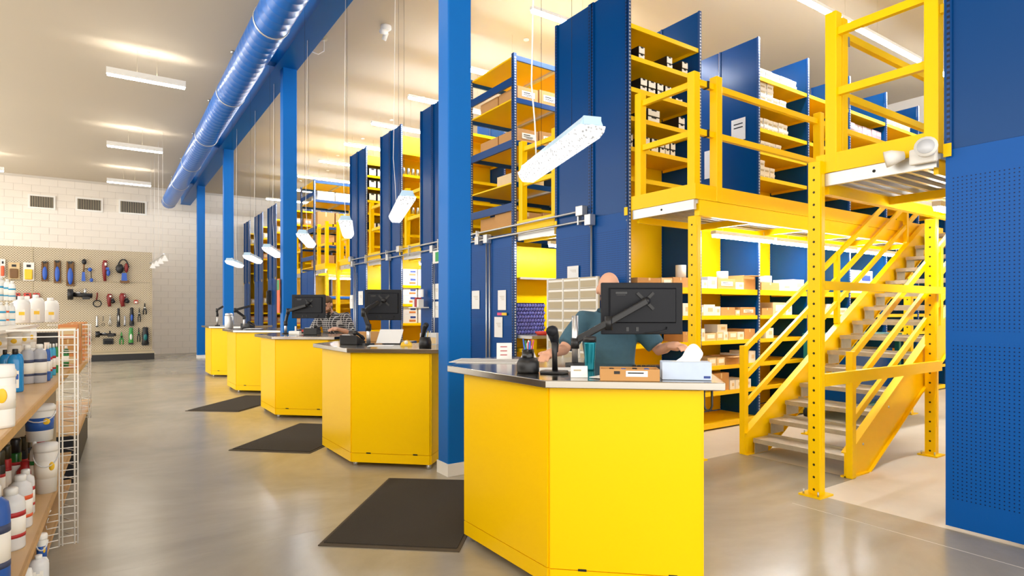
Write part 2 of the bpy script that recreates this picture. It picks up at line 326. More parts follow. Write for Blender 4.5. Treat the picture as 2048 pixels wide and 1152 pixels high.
for i, (y, segs) in enumerate([(4.25, ((7.1, 10.85), (11.66, 14.1))), (6.45, ((4.7, 7.1),)), (8.63, ((4.95, 7.4),)), (10.4, ((4.7, 7.14), (8.4, 10.8))), (12.3, ((4.7, 7.14), (8.4, 10.8))), (14.2, ((4.74, 7.18),)), (16.2, ((4.72, 7.16),)), (18.4, ((4.72, 7.16), (7.6, 10))), (20.6, ((5.1, 7.5),)), (22.8, ((4.74, 7.18),))]):
    for j, (x0, x1) in enumerate(segs):
        strip(x0, x1, y, 5.53, ('long ' if i == 0 and j == 0 else '')+'glowing strip light '+AN[i]+('' if j == 0 else ', deeper segment'), G2)
G3 = 'strip lights under the mezzanine'
for x0, x1, lab in ((5.95, 7.15, 'glowing strip light under the walkway, nearest segment above the cartons'), (7.2, 9.3, 'glowing strip light under the walkway, middle segment behind the stair'), (9.4, 10.85, 'glowing strip light under the walkway, deepest segment')):
    strip(x0, x1, 4.5, 2.4, lab, G3, low=True, wires=False)
strip(5.0, 6.3, 6.45, 2.4, 'glowing strip light over the aisle bench', G3, low=True, wires=False)
strip(4.95, 6.4, 10.45, 2.4, 'glowing strip light under the walkway right of third block', G3, low=True, wires=False)
strip(4.95, 6.4, 12.38, 2.4, 'glowing strip light under the walkway right of fourth block', G3, low=True, wires=False)
strip(5.0, 7.4, 16.3, 2.38, 'glowing strip light under the distant walkway, upper of two', G3, low=True, wires=False)
strip(5.0, 7.4, 14.3, 2.38, 'glowing strip light under the distant landing', G3, low=True, wires=False)
strip(5.95, 8.4, 2.2, 2.4, 'glowing strip light under the stair landing beside blue panel', G3, low=True, wires=False)

# ---------------------------------------------------------------- shelving blocks
XF = 4.78
def shelf_mesh(bb, x0, x1, y0, y1, z, lip=.05, face=-1):
    bb.box(x0, x1, y0, y1, z-.015, z)
    if face < 0: bb.box(x0, x1, y0, y0+.018, z-lip, z-.015)
    else: bb.box(x0, x1, y1-.018, y1, z-lip, z-.015)
    bb.box(x0, x0+.02, y0+.02, y1-.02, z-lip, z-.015); bb.box(x1-.02, x1, y0+.02, y1-.02, z-lip, z-.015)
def block(label, y0, ys, y1, xs, bays, group, ztop=5.15, perf='perf_navy', far=True, backs=True):
    """double-sided run of steel shelving; y0 = face towards the camera side, ys = spine, y1 = far face"""
    zb = fz(y1); t = thing('shelving_block', label, 'shelving', (XF, (y0+y1)/2, zb), group=group); oy = (y0+y1)/2
    Y0, Ys, Y1 = y0-oy, ys-oy, y1-oy; X = [x-XF for x in xs]; z = lambda v: v-zb
    for a, c in ((Y0, Ys), (Ys, Y1)):
        B().box(0, .018, a+.02, c-.02, z(2.602), z(ztop)).build('end_panel', 'navy', t)
        pn = B().box(-.004, .018, a+.004, c-.004, .02, z(2.60)).build('lower_panel', 'panel_plain' if perf == 'perf_panel' else 'panel_plain_navy', t)
        for q0, q1 in ((.2, 1.28), (1.36, 2.42)): B().box(-.0055, -.0041, a+.035, c-.035, z(q0), z(q1)).build('perforated_field', perf, pn)
        for q0 in (.06, 1.32, 2.5): B().cyl((-.008, a+.03, z(q0)), (-.004, a+.03, z(q0)), .008, 8).build('rivet', 'galv', pn)
        for e, sg in ((a, 1), (c, -1)):
            p, q = (e, e+.045) if sg > 0 else (e-.045, e)
            B().box(-.02, 0, p, q, z(2.6), z(ztop)).build('upright', 'navy', t)
            mid = e+sg*.026
            B().box(-.022, -.019, mid-.009, mid+.009, z(2.64), z(ztop)-.02).build('slot_strip', 'slots_dark', t)
    for e in (Y0+.0, Y1-.045): B().box(-.03, -.02, e, e+.045, z(2.55), z(2.64)).build('joint_clip', 'yellow', t)
    for i, x in enumerate(X[1:]):
        B().box(x-.009, x+.009, Y0+.02, Ys-.02, .02, z(ztop)).build('divider', 'navy', t)
        if far: B().box(x-.009, x+.009, Ys+.02, Y1-.02, .02, z(ztop)).build('divider', 'navy', t)
    for i, x in enumerate(X):
        u = B().box(x-.02, x+.02, Y0-.012, Y0+.012, 0, z(ztop)).build('upright', 'rack_blue', t)
        B().box(x-.009, x+.009, Y0-.014, Y0-.011, .04, z(ztop)-.02).build('slot_strip', 'slots_steel', u)
        u = B().box(x-.02, x+.02, Ys-.03, Ys-.005, 0, z(ztop)).build('upright', 'rack_blue', t)
        B().box(x-.024, x-.02, Ys-.03, Ys-.012, .04, z(2.35)).build('slot_strip', 'slots_steel', u)
    for i, (lv, bk) in enumerate(bays):
        if i+1 >= len(X): break
        for zz in lv:
            bb = B(); shelf_mesh(bb, X[i]+.022, X[i+1]-.022, Y0, Ys-.04, z(zz), .07 if abs(zz-1.77) < .01 or abs(zz-.09) < .01 else .05); bb.build('shelf', 'yellow_shelf', t)
        for (a, c) in bk: B().box(X[i]+.025, X[i+1]-.025, Ys-.03, Ys-.022, z(a), z(c)).build('back_panel', 'yellow_shelf', t)
    return t
GB = 'double-sided blue and yellow shelving blocks'
XS = [4.78, 5.985, 7.195, 8.4, 9.585, 10.79, 12.0, 13.2, 14.4]
LOW = [1.77, 1.43, 1.115, .80, .475, .09]
UP0 = [4.69, 4.34, 3.985, 3.66, 3.32, 2.985]; UP2 = [4.635, 4.28, 3.945, 3.644, 3.296, 2.97]
lo = [(.1, 2.62)]; full = [(.1, 2.62), (2.62, 4.69)]
block('tall blue shelving block with yellow shelves of cartons beside the stair', 4.725, 5.335, 6.02, XS,
      [(LOW+UP0, full), (LOW, lo), (LOW+UP2, full)] + [(LOW+UP2, full)]*5, GB)
block('blue perforated shelving end at the right picture edge', .42, 1.07, 1.715, [4.78, 5.985, 7.195, 8.4], [(LOW, lo), (LOW, lo), (LOW, lo)], GB, perf='perf_panel')
U3 = [4.62, 4.18, 3.78, 3.41, 3.0]; L3 = [1.99, 1.62, 1.24, .85, .45, .09]; L4 = [1.75, 1.40, 1.05, .7, .3]; U4 = [4.8, 4.52, 4.25, 3.96, 3.68, 3.3, 2.95]
x3 = XS[:5]
block('blue shelving block partly hidden behind the near blue column', 9.05, 9.53, 10.015, x3, [(U3+L3, full)]*4, GB)
block('blue shelving block with white picture cartons on its yellow shelves', 10.895, 11.44, 11.955, x3, [(U3+L3, [(.1, 2.62), (2.62, 5.1)])]*4, GB)
block('blue shelving block behind the monitor of the second counter', 12.81, 13.37, 13.864, x3, [(U4+L4, [(.1, 2.62), (2.62, 5.1)])]*4, GB)
block('blue shelving block right behind the second blue column', 19.15, 19.75, 20.35, x3, [(U3+L4, full)]*4, GB)
block('dark blue shelving block left of the second blue column, nearest of three', 21.4, 22.0, 22.67, x3, [(U3+L4, full)]*4, GB)
block('dark blue shelving block left of the second blue column, middle of three', 23.55, 24.3, 25.04, x3, [(U3+L4, full)]*4, GB)
block('dark blue shelving block against the far wall, last of the row', 25.95, 26.55, 27.15, x3, [(U3+L4, full)]*4, GB)

# open wide-span racks
def open_rack(label, y0, y1, x1, levels, ties):
    zb = fz(y1); t = thing('open_rack', label, 'rack', (XF, y0, zb), group='open wide-span racks'); w = y1-y0; xx = [0, (x1-XF)/2, x1-XF]
    for x in xx:
        for y in (0, w):
            p = B().box(x-.025, x+.025, y-.03, y+.03, 0, 5.15-zb).build('post', 'rack_blue', t)
            B().box(x-.028, x-.024, y-.012, y+.012, .05, 5.1-zb).build('slot_strip', 'slots_dark', p)
            B().box(x-.012, x+.012, y-.033, y-.029, .05, 5.1-zb).build('slot_strip', 'slots_steel', p)
        for z in ties: B().box(x-.02, x+.01, .03, w-.03, z-.06-zb, z+.05-zb).build('tie_beam', 'rack_blue', t)
    for z in levels:
        for k in range(2):
            B().box(xx[k]+.01, xx[k+1]-.01, .02, w-.02, z-.02-zb, z-zb).build('shelf', 'yellow_shelf', t)
            for q in (.33, .66): B().box(xx[k]+(xx[k+1]-xx[k])*q-.03, xx[k]+(xx[k+1]-xx[k])*q+.03, .03, w-.03, z-.05-zb, z-.021-zb).build('shelf_support', 'galv', t)
            for y in (-.02, w-.01): B().box(xx[k]+.026, xx[k+1]-.026, y, y+.03, z-.075-zb, z-.005-zb).build('beam', 'rack_blue', t)
    for q0, q1 in ((.03, w/2-.006), (w/2+.006, w-.03)):
        pn = B().box(-.012, .006, q0, q1, .03, 2.6-zb).build('lower_panel', 'panel_plain_navy', t)
        for z0, z1 in ((.2, 1.28), (1.36, 2.42)): B().box(-.0135, -.0121, q0+.03, q1-.03, z0-zb, z1-zb).build('perforated_field', 'perf_navy', pn)
    return t
open_rack('open blue rack of cartons right of the near blue column', 6.98, 8.2, 9.6, [5.13, 4.53, 3.92, 3.33, 2.72], [4.77, 3.88, 2.98])
open_rack('distant open blue rack with brown cartons behind the third counter', 16.84, 18.18, 9.6, [5.13, 4.6, 3.85, 3.33, 2.72, 1.9], [4.77, 3.75, 2.98])

# ---------------------------------------------------------------- cartons and parts boxes
def unit_box(kind):
    bb = B(); bb.box(-.5, .5, 0, 1, 0, 1)
    if kind == 'dark':
        bb.box(-.46, .46, -.012, .0, .06, .9, 1); bb.box(-.2, .2, -.016, -.011, .74, .9, 0); return bb.me('dark_box', ['box_black', 'label_white'])
    if kind == 'whitelid':
        bb.box(-.52, .52, -.02, 1.02, .62, 1.0, 0); bb.box(-.4, .3, -.014, 0, .2, .5, 1); return bb.me('parts_box', ['box_white', 'gray_beige'])
    if kind == 'lilac':
        bb.box(-.4, .4, -.014, 0, .25, .75, 1); return bb.me('parts_box', ['box_lilac', 'label_white'])
    if kind == 'carton':
        bb.box(-.04, .04, -.006, 1.004, .998, 1.006, 1); bb.box(-.04, .04, -.008, 0, .7, 1.0, 1); return bb.me('carton', ['carton', 'carton_pale'])
    if kind == 'label':
        bb.box(-.04, .04, -.006, 1.004, .998, 1.006, 1); bb.box(-.3, .34, -.01, 0, .3, .72, 2); bb.box(-.22, .1, -.013, -.009, .56, .62, 3); bb.box(-.22, .24, -.013, -.009, .44, .48, 3); bb.box(-.1, .2, -.013, -.009, .36, .39, 3); return bb.me('carton', ['carton', 'carton_pale', 'label_white', 'box_black'])
    if kind == 'pale':
        bb.box(-.3, .35, -.01, 0, .3, .8, 1); return bb.me('carton', ['carton_pale', 'label_white'])
    if kind == 'white':
        bb.box(-.1, .3, -.008, 0, .35, .7, 1); return bb.me('carton', ['box_white', 'carton_pale'])
    if kind == 'open':
        bb = B(); bb.box(-.5, .5, 0, 1, 0, .06); bb.box(-.5, .5, .94, 1, .06, 1); bb.box(-.5, -.45, 0, .94, .06, 1); bb.box(.45, .5, 0, .94, .06, 1); bb.box(-.45, .45, 0, .05, .06, .75); bb.box(-.5, .5, -.4, .0, .93, .97)
        return bb.me('carton', ['carton'])
    if kind == 'tall':
        bb.box(.02, .4, -.01, 0, .55, .8, 1); bb.box(-.06, .4, -.01, 0, .15, .4, 2); return bb.me('carton', ['box_white', 'print_blue', 'print_orange'])
    if kind == 'orange':
        bb.box(-.42, .42, -.01, 0, .3, .8, 1); return bb.me('carton', ['carton_orange', 'carton_pale'])
UB = {k: unit_box(k) for k in ('dark', 'whitelid', 'lilac', 'carton', 'label', 'pale', 'white', 'open', 'tall', 'orange')}
ADJ = {'dark': 'black box with white front', 'whitelid': 'small white parts box', 'lilac': 'small lilac parts box', 'carton': 'brown carton', 'label': 'labelled brown carton', 'pale': 'tan printed carton', 'white': 'white carton', 'open': 'open brown carton', 'tall': 'white picture carton', 'orange': 'orange carton'}
NM = {'dark': 'parts_box', 'whitelid': 'parts_box', 'lilac': 'parts_box'}
COUNT = {}
def put_box(kind, x, y, z, w, d, h, where, rz=0.0):
    k = (kind, where); COUNT[k] = COUNT.get(k, 0)+1; n = COUNT[k]
    o = inst(NM.get(kind, 'carton'), UB[kind], None, (x, y, z+.001), (0, 0, rz), (w, d, h))
    nth = ORD[n-1] if n <= 20 else 'number %d' % n
    return tag(o, '%s %s %s' % (nth, ADJ[kind], where), 'box', 'boxes '+where)
def pbox(kind, px0, px1, yt, yb, zs, where, Y=4.75, d=.3, gap=.003):
    a, c = at_y(px0, yb, Y), at_y(px1, yt, Y); dep = (a.x*FW[0]+Y*FW[1]+c.x*FW[0]+Y*FW[1])/2
    return put_box(kind, (a.x+c.x)/2, Y, zs, c.x-a.x-gap, d, (yb-yt)*dep/F_PX, where)
def roll(px0, px1, yt, yb, zs, where, Y=4.8):
    a, c = at_y(px0, yb, Y), at_y(px1, yt, Y); r = (c.x-a.x)/2; dep = a.x*FW[0]+Y*FW[1]; h = (yb-yt)*dep/F_PX
    t = thing('paper_roll', 'white paper roll '+where, 'roll', ((a.x+c.x)/2, Y+r, zs+.001))
    B().lathe([(r, 0), (r, h)], n=18).build('roll_body', 'paper', t); B().lathe([(r*.3, h), (r*.3, h+.003)], n=12).build('core', 'carton', t)
# upper first bay: black boxes with white fronts, stacked two high
def stack2(pxs, zs, hh, where, n=2, dep=.4, kind='dark', Y=4.79):
    for p0, p1 in pxs:
        a, c = at_y(p0, 200, Y).x, at_y(p1, 200, Y).x
        for k in range(n): put_box(kind, (a+c)/2+random.uniform(-.003, .003), Y+random.uniform(0, .01), zs+k*(hh+.002), c-a-.006, dep, hh, where)
stack2([(1277, 1289.5), (1334, 1345.5), (1364, 1376)], 4.34, .083, 'on second highest shelf beside tall blue panel')
stack2([(1281, 1295), (1297, 1312), (1314, 1327), (1331, 1344)], 3.985, .083, 'on third highest shelf beside tall blue panel')
stack2([(1352, 1366)], 3.985, .06, 'behind the corner rail on third highest shelf', 1)
stack2([(1295, 1320), (1357, 1370)], 3.66, .083, 'on fourth highest shelf beside tall blue panel')
stack2([(1260.5, 1266), (1285, 1301), (1303, 1318), (1319, 1330), (1331, 1340), (1341, 1351)], 3.32, .085, 'on fifth highest shelf beside tall blue panel')
# third bay: small white boxes
def grid(pxs, zs, rows, hh, where, kind='whitelid', Y=4.78, dep=.22):
    for j in range(len(pxs)-1):
        a, c = at_y(pxs[j], 200, Y).x, at_y(pxs[j+1], 200, Y).x
        for k in range(rows if isinstance(rows, int) else rows[j]): put_box(kind, (a+c)/2, Y+random.uniform(0, .02), zs+k*(hh+.002), c-a-.012, dep, hh, where)
grid([1521, 1533, 1545, 1562, 1574, 1585, 1595], 4.635, 2, .075, 'on the top shelf behind the upper rail')
grid([1521, 1534, 1547, 1560, 1573], 4.28, [4, 4, 2, 2], .08, 'in the tall stack below the top shelf')
grid([1521, 1528, 1538, 1548, 1558, 1568, 1577], 3.945, 2, .085, 'on the shelf just above the long rail')
grid([1521, 1530, 1541, 1552, 1563, 1578], 3.644, [2, 2, 2, 2, 1], .078, 'on the shelf between the two long rails')
grid([1521, 1531, 1541, 1551], 3.296, [3, 2, 2], .08, 'on the shelf below the lower long rail')
grid([1701, 1710, 1718, 1726, 1735, 1744, 1753, 1763], 4.28, 2, .1, 'on the deep shelf seen through the landing rail', 'lilac')
grid([1777, 1790, 1803, 1820], 4.635, 1, .16, 'on the deepest top shelf', 'whitelid')
# lower shelves by the stair
WA, WB, WC, WD, WE = ['on the lower block\'s %s shelf by the stair' % s for s in ('top', 'second', 'third', 'fourth', 'fifth')]
for a in [('carton', 1275, 1322, 559, 576, 1.77, WA), ('pale', 1323, 1345, 558, 576, 1.77, WA), ('carton', 1346, 1376, 556, 576, 1.77, WA), ('white', 1403, 1415, 560, 576, 1.77, WA), ('white', 1416, 1434, 553, 576, 1.77, WA),
          ('label', 1435, 1471, 557, 577, 1.77, WA), ('white', 1472, 1488, 563, 577, 1.77, WA), ('open', 1487, 1511, 549, 577, 1.77, WA), ('carton', 1523, 1558, 564, 579, 1.77, WA), ('white', 1559, 1584, 566, 580, 1.77, WA), ('white', 1585, 1608, 557, 580, 1.77, WA),
          ('white', 1366, 1379, 605, 630, 1.43, WB), ('pale', 1402, 1407, 609, 630, 1.43, WB), ('white', 1407, 1430, 608, 630, 1.43, WB), ('white', 1430, 1441, 612, 630, 1.43, WB), ('carton', 1442, 1470, 614, 630, 1.43, WB), ('pale', 1471, 1480, 619, 630, 1.43, WB), ('label', 1481, 1511, 614, 630, 1.43, WB), ('carton', 1524, 1545, 616, 630, 1.43, WB), ('pale', 1546, 1571, 605, 630, 1.43, WB), ('white', 1572, 1584, 612, 631, 1.43, WB), ('white', 1655, 1668, 606, 627, 1.43, WB), ('white', 1672, 1694, 612, 625, 1.43, WB),
          ('white', 1402, 1410, 659, 684, 1.115, WC), ('pale', 1410, 1432, 669, 684, 1.115, WC), ('pale', 1433, 1446, 668, 684, 1.115, WC), ('white', 1447, 1456, 668, 684, 1.115, WC), ('pale', 1457, 1474, 667, 683, 1.115, WC), ('white', 1475, 1488, 667, 682, 1.115, WC), ('carton', 1489, 1510, 662, 682, 1.115, WC), ('white', 1532, 1547, 658, 678, 1.115, WC), ('carton', 1366, 1379, 664, 684, 1.115, WC),
          ('pale', 1415, 1433, 713, 729, .80, WD), ('pale', 1434, 1450, 713, 728, .80, WD), ('open', 1451, 1478, 712, 728, .80, WD), ('white', 1479, 1490, 706, 725, .80, WD), ('white', 1498, 1511, 700, 723, .80, WD),
          ('carton', 1427, 1458, 755, 790, .475, WE), ('white', 1460, 1470, 769, 787, .475, WE), ('white', 1471, 1486, 768, 786, .475, WE), ('white', 1487, 1502, 767, 784, .475, WE), ('tall', 1700, 1745, 530, 575, 1.77, WA)]:
    pbox(*a)
a = at_y(1432, 660, 4.75); put_box('white', a.x+.14, 4.76, 1.115+.1, .2, .2, .1, 'perched on tan cartons by the stair')
roll(1363, 1377, 528, 553, 1.77+.126, 'on a carton right of the near monitor'); roll(1447, 1461, 540, 556, 1.77+.128, 'standing on a labelled carton by the stair')
roll(1523, 1535, 551, 564, 1.77+.099, 'left of two on a carton behind the stair'); roll(1535.5, 1548, 549, 564, 1.77+.099, 'right of two on a carton behind the stair')
# third block: picture cartons, small tins
for z, nm in ((1.99, 'on the high shelf'), (1.62, 'on the middle shelf'), (1.24, 'on the low shelf')):
    for j in range(2):
        put_box('tall', 4.98+.33*j, 10.93, z, .3, .3, .17, nm+' above the second counter'); put_box('tall', 4.98+.33*j, 10.93, z+.173, .3, .3, .15, nm+' above the second counter')
for z, nm in ((4.18, 'upper'), (3.41, 'lower')):
    for j in range(6):
        o = B().lathe([(.03, 0), (.03, .12), (.026, .125), (.026, .14)], n=12).build('tin_can', 'galv', None, loc=(4.86+.1*j, 10.97, z+.001)); tag(o, '%s small pale tin on the %s mezzanine shelf of the third block' % (ORD[j], nm), 'tin', 'tins on the third block')
for z, n in ((4.52, 'highest'), (4.25, 'second'), (3.96, 'third'), (3.3, 'lowest')):
    for j in range(4): put_box('dark', 4.93+.2*j, 12.83, z, .17, .3, .17, 'on the %s shelf of the fourth block' % n)
for y0, nm in ((19.15, 'block behind the second column'), (21.4, 'nearest far dark block'), (23.55, 'middle far dark block'), (25.95, 'last far block')):
    for z, q in ((4.18, 'top'), (3.41, 'upper'), (1.75, 'mid'), (1.05, 'low')):
        for j in range(3): put_box(['label', 'orange', 'pale'][(j+int(z*10)) % 3], 4.95+.3*j, y0+.05, z, .26, .3, .2, 'on the %s shelf of the %s' % (q, nm))
# cartons on the open racks
for z, k_, nm, ww in ((4.53, 'label', 'second', .36), (3.92, 'label', 'third', .36), (2.72, 'carton', 'lowest', .5)):
    for j in range(4): put_box(k_, 5.06+(ww+.03)*j, 7.03, z, ww, .5, .2+.02*(j % 2), 'on the %s level of the near open rack' % nm)
    put_box('carton', 5.06, 7.56, z, .36, .5, .2, 'behind on the %s level of the near open rack' % nm)
put_box('pale', 5.1, 7.03, 3.33, .5, .5, .16, 'under the third level of the near open rack')
for z, k_, nm, hh in ((4.6, 'white', 'second', .25), (3.85, 'carton', 'third', .42), (3.33, 'carton', 'fourth', .3), (2.72, 'carton', 'lowest', .34)):
    for j in range(3): put_box(k_, 5.12+.52*j, 16.9, z, .48, .6, hh, 'on the %s level of the far open rack' % nm)

# ---------------------------------------------------------------- mezzanine walkways and stair
def base_plate(t, x, y, z=0.0):
    p = B().box(x-.11, x+.09, y-.09, y+.09, z, z+.014).build('base_plate', 'yellow', t)
    for dx, dy in ((-.085, -.06), (-.085, .06)): B().cyl((x+dx, y+dy, z+.014), (x+dx, y+dy, z+.05), .008, 6).build('anchor_bolt', 'galv', p)
def post(t, x, y, z0, z1, rz=0):      # hollow punched channel post
    o = B().box(-.04, .04, -.05, .05, z0, z1).build('post', 'post_yellow', t, bevel=.006, loc=(x, y, 0))
    B().box(-.022, .022, -.054, -.0495, z0+.3, z1-.1).build('channel_slot', 'yellow_shelf', o)
    base_plate(t, x, y, z0)
def rail_run(t, p, q, zs, w=.045):
    for z in zs: B().bar((p[0], p[1], z), (q[0], q[1], z), w, .06).build('rail', 'yellow', t)
def rpost(t, x, y, z0=2.6, z1=3.88): B().box(-.045, .045, -.045, .045, z0, z1).build('rail_post', 'yellow', t, bevel=.006, loc=(x, y, 0))
def bracket(t, x, y, z): B().box(x-.03, x+.03, y-.03, y+.03, z-.04, z+.04).build('rail_bracket', 'galv', t)
def platform(t, x0, x1, y0, y1, open_face, oz=0.0):
    """deck between y0 and y1; open_face is the y whose side carries beam and toe board"""
    B().box(x0+.04, x1, y0, y1, 2.56, 2.6).build('deck', 'galv', t)
    n = 8
    for k in range(n): B().box(x0+.15, x1, y0+(y1-y0)*(k+.3)/n, y0+(y1-y0)*(k+.3)/n+.03, 2.53, 2.56).build('deck_rib', 'galv', t)
    B().box(x0, x0+.04, y0+.01, y1-.01, 2.5, 2.598).build('end_joist', 'galv', t)
    B().cyl((x0-.003, (y0+y1)/2, 2.55), (x0+.01, (y0+y1)/2, 2.55), .012, 8).build('bolt_hole', 'black', t)
    B().box(x0-.012, x0+.01, y0, y1, 2.6, 2.752).build('toe_board', 'yellow', t)
    s = 1 if open_face == y1 else -1
    B().box(x0-.012, x1, min(open_face, open_face+s*.02), max(open_face, open_face+s*.02), 2.6, 2.752).build('toe_board', 'yellow', t)
    B().box(x0+.06, x1, min(open_face-s*.05, open_face+s*.012), max(open_face-s*.05, open_face+s*.012), 2.44, 2.598).build('edge_beam', 'yellow', t)
    inner = y0 if open_face == y1 else y1
    B().box(x0+.06, x1, inner+(.02 if inner == y0 else -.05), inner+(.05 if inner == y0 else -.02), 2.46, 2.56).build('ledger', 'yellow', t)
    for k in range(1, 6): B().box(x0+k*1.1, x0+k*1.1+.05, y0+.05, y1-.05, 2.46, 2.53).build('cross_joist', 'yellow', t)
for g, (oy, nm) in enumerate(((0.0, 'near'), (12.07, 'far'))):
    zb = fz(16) if g else 0
    t = thing('mezzanine_walkway', 'yellow mezzanine walkway with %s in front of %s' % (('guard rails', 'the tall shelving beside the stair') if g == 0 else ('rail posts', 'the distant open rack')), 'mezzanine', (0, oy, 0), group='mezzanine walkways')
    platform(t, 4.80, 10.6, 3.85, 4.70, 3.85)
    for x in (4.86, 7.05, 9.6): post(t, x, 3.90, zb, 2.44)
    rpost(t, 4.86, 4.63); rpost(t, 4.86, 3.91); rpost(t, 5.16, 3.87); rpost(t, 7.12, 3.87); rpost(t, 9.3, 3.87)
    rail_run(t, (4.86, 4.59), (4.86, 3.95), (3.765, 3.275)); rail_run(t, (4.9, 3.88), (10.5, 3.88), (3.775, 3.285))
    for z in (3.775, 3.285): B().box(5.0, 5.03, 3.85, 3.91, z-.036, z+.036).build('rail_clamp', 'black', t)
    t = thing('mezzanine_landing', 'yellow mezzanine landing beside %s' % ('the blue panel at right' if g == 0 else 'the fourth blue block'), 'mezzanine', (0, oy+(.055 if g else 0), 0), group='mezzanine walkways')
    platform(t, 4.79, 10.6, 1.76, 2.60, 2.60)
    post(t, 4.76, 2.605, zb, 2.70); post(t, 7.05, 2.65, zb, 2.44); post(t, 9.6, 2.62, zb, 2.44)
    rpost(t, 4.82, 2.50); rpost(t, 4.98, 2.53); rpost(t, 4.82, 1.80); rpost(t, 7.1, 2.53); rpost(t, 9.3, 2.53)
    rail_run(t, (4.82, 2.46), (4.82, 1.84), (3.72, 3.24)); rail_run(t, (5.02, 2.53), (9.3, 2.53), (3.765, 3.265)); rail_run(t, (4.82, 1.76), (4.9, 1.5), (3.60,))
    for z in (3.765, 3.265): bracket(t, 5.05, 2.53, z-.05)
    if g == 0:
        for z, h in ((1.70, .07), (.93, .1)):
            B().box(4.80, 7.05+(.2 if z > 1 else 0), 2.555, 2.6, z-h/2, z+h/2).build('guard_bar', 'yellow', t)
for y0, y1, lab in ((6.03, 6.97, 'short yellow walkway end between tall block and open rack'), (10.02, 10.89, 'short yellow walkway end right of the third block'), (11.96, 12.80, 'short yellow walkway end right of the fourth block'), (18.22, 19.14, 'short yellow walkway end behind the second column')):
    t = thing('mezzanine_walkway', lab, 'mezzanine', (0, y0+.045, 0), group='mezzanine walkways'); w = y1-y0-.09
    B().box(4.84, 8.3, 0.01, w-.01, 2.56, 2.6).build('deck', 'galv', t); B().box(4.80, 4.84, .01, w-.01, 2.48, 2.598).build('end_joist', 'galv', t); B().box(4.79, 4.81, 0, w, 2.6, 2.752).build('toe_board', 'yellow', t)
    for y in (.05, w-.05): rpost(t, 4.86, y)
    for z in (3.765, 3.275): B().bar((4.86, .09, z), (4.86, w-.09, z), .045, .06).build('rail', 'yellow', t)
    for k in range(4): B().box(4.9+k*.9, 4.95+k*.9, .02, w-.02, 2.46, 2.56).build('cross_joist', 'yellow', t)
t = thing('staircase', 'yellow steel staircase with open metal treads and triple handrails', 'staircase', (5.5, 2.72, 0))
def sx(x): return x-5.5
for y, nm in ((-.02, 0), (1.01, 1)):
    bb = B(); prof = [(sx(5.46), 0), (sx(5.84), 0), (sx(9.95), 2.44), (sx(9.95), 2.75), (sx(9.74), 2.75), (sx(5.46), .225)]
    bb.extr(prof, (0, y+.025, 0), (1,0,0), (0,0,1), -.012, .012)
    s_ = B(); bb.build('stringer', 'yellow', t)
    for (p, q) in (((sx(5.46), .225), (sx(9.74), 2.75)), ((sx(5.84), .0), (sx(9.95), 2.44))):
        B().bar((p[0], y+.025, p[1]-.006), (q[0], y+.025, q[1]-.006), .075, .012).build('stringer_flange', 'yellow', t)
    B().box(sx(5.46), sx(5.8), y-.02, y+.07, 0, .012).build('base_plate', 'yellow', t)
tm = B(); tm.box(0, .275, .02, .985, -.006, 0); tm.box(0, .012, .02, .985, -.045, -.006); tm.box(.263, .275, .02, .985, -.04, .02); tm.box(.02, .25, .02, .03, -.16, -.006); tm.box(.02, .25, .975, .985, -.16, -.006)
tm = tm.me('tread', 'tread')
for n_ in range(15): inst('tread', tm, t, (sx(5.55)+.29*n_, 0, .168+.1715*n_))
for y in (-.03, 1.05):
    B().box(sx(5.45), sx(5.52), y-.03, y+.03, 0, 1.13).build('stair_post', 'yellow', t, bevel=.005)
    for x in (7.35, 9.2): B().box(sx(x)-.03, sx(x)+.03, y-.025, y+.025, .22+.59*(x-5.46), 1.09+.585*(x-5.5)).build('stair_post', 'yellow', t)
    for z in (1.09, .80, .51): B().bar((sx(5.5), y, z), (sx(9.7), y, z+.585*4.2), .035, .055).build('handrail', 'yellow', t)
for k_ in range(8):
    x = 5.75+k_*.5; B().cyl((sx(x), -.012, .12+.59*(x-5.5)), (sx(x), .0, .12+.59*(x-5.5)), .012, 8).build('bolt', 'galv', t)
# emergency light on the landing joist
t = thing('emergency_light', 'white twin-head emergency light on the landing edge by blue panel', 'light', (4.77, 1.86, 2.58))
B().box(-.045, 0, -.11, .06, -.05, .06).build('housing', 'white', t, bevel=.012)
B().tube([(-.05, -.06, .03), (-.10, -.075, .035), (-.14, -.085, .04)], [.04, .065, .07], 16).build('lamp_head', 'white', t)
B().cyl((-.141, -.0853, .04), (-.146, -.087, .041), .052, 16).build('lens', 'lens_grey', t)
B().tube([(-.04, .09, .03), (-.08, .15, .02), (-.10, .19, .01)], [.03, .055, .06], 16).build('lamp_head', 'white', t)
# teal cart behind the stair
t = thing('cart', 'dark teal steel cart parked behind the stair treads', 'cart', (8.15, 4.0, 0))
for x in (0, 1.35):
    for y in (0, .6):
        B().box(x-.03, x+.03, y-.03, y+.03, .12, 1.15).build('leg', 'teal', t)
        B().cyl((x, y-.02, .06), (x, y+.02, .06), .06, 14).build('wheel', 'rubber', t)
for z in (.2, 1.15): B().box(-.04, 1.39, -.04, .64, z-.04, z+.02).build('deck', 'teal', t)
B().box(.05, 1.3, .05, .55, .22, .95).build('bin', 'navy', t)

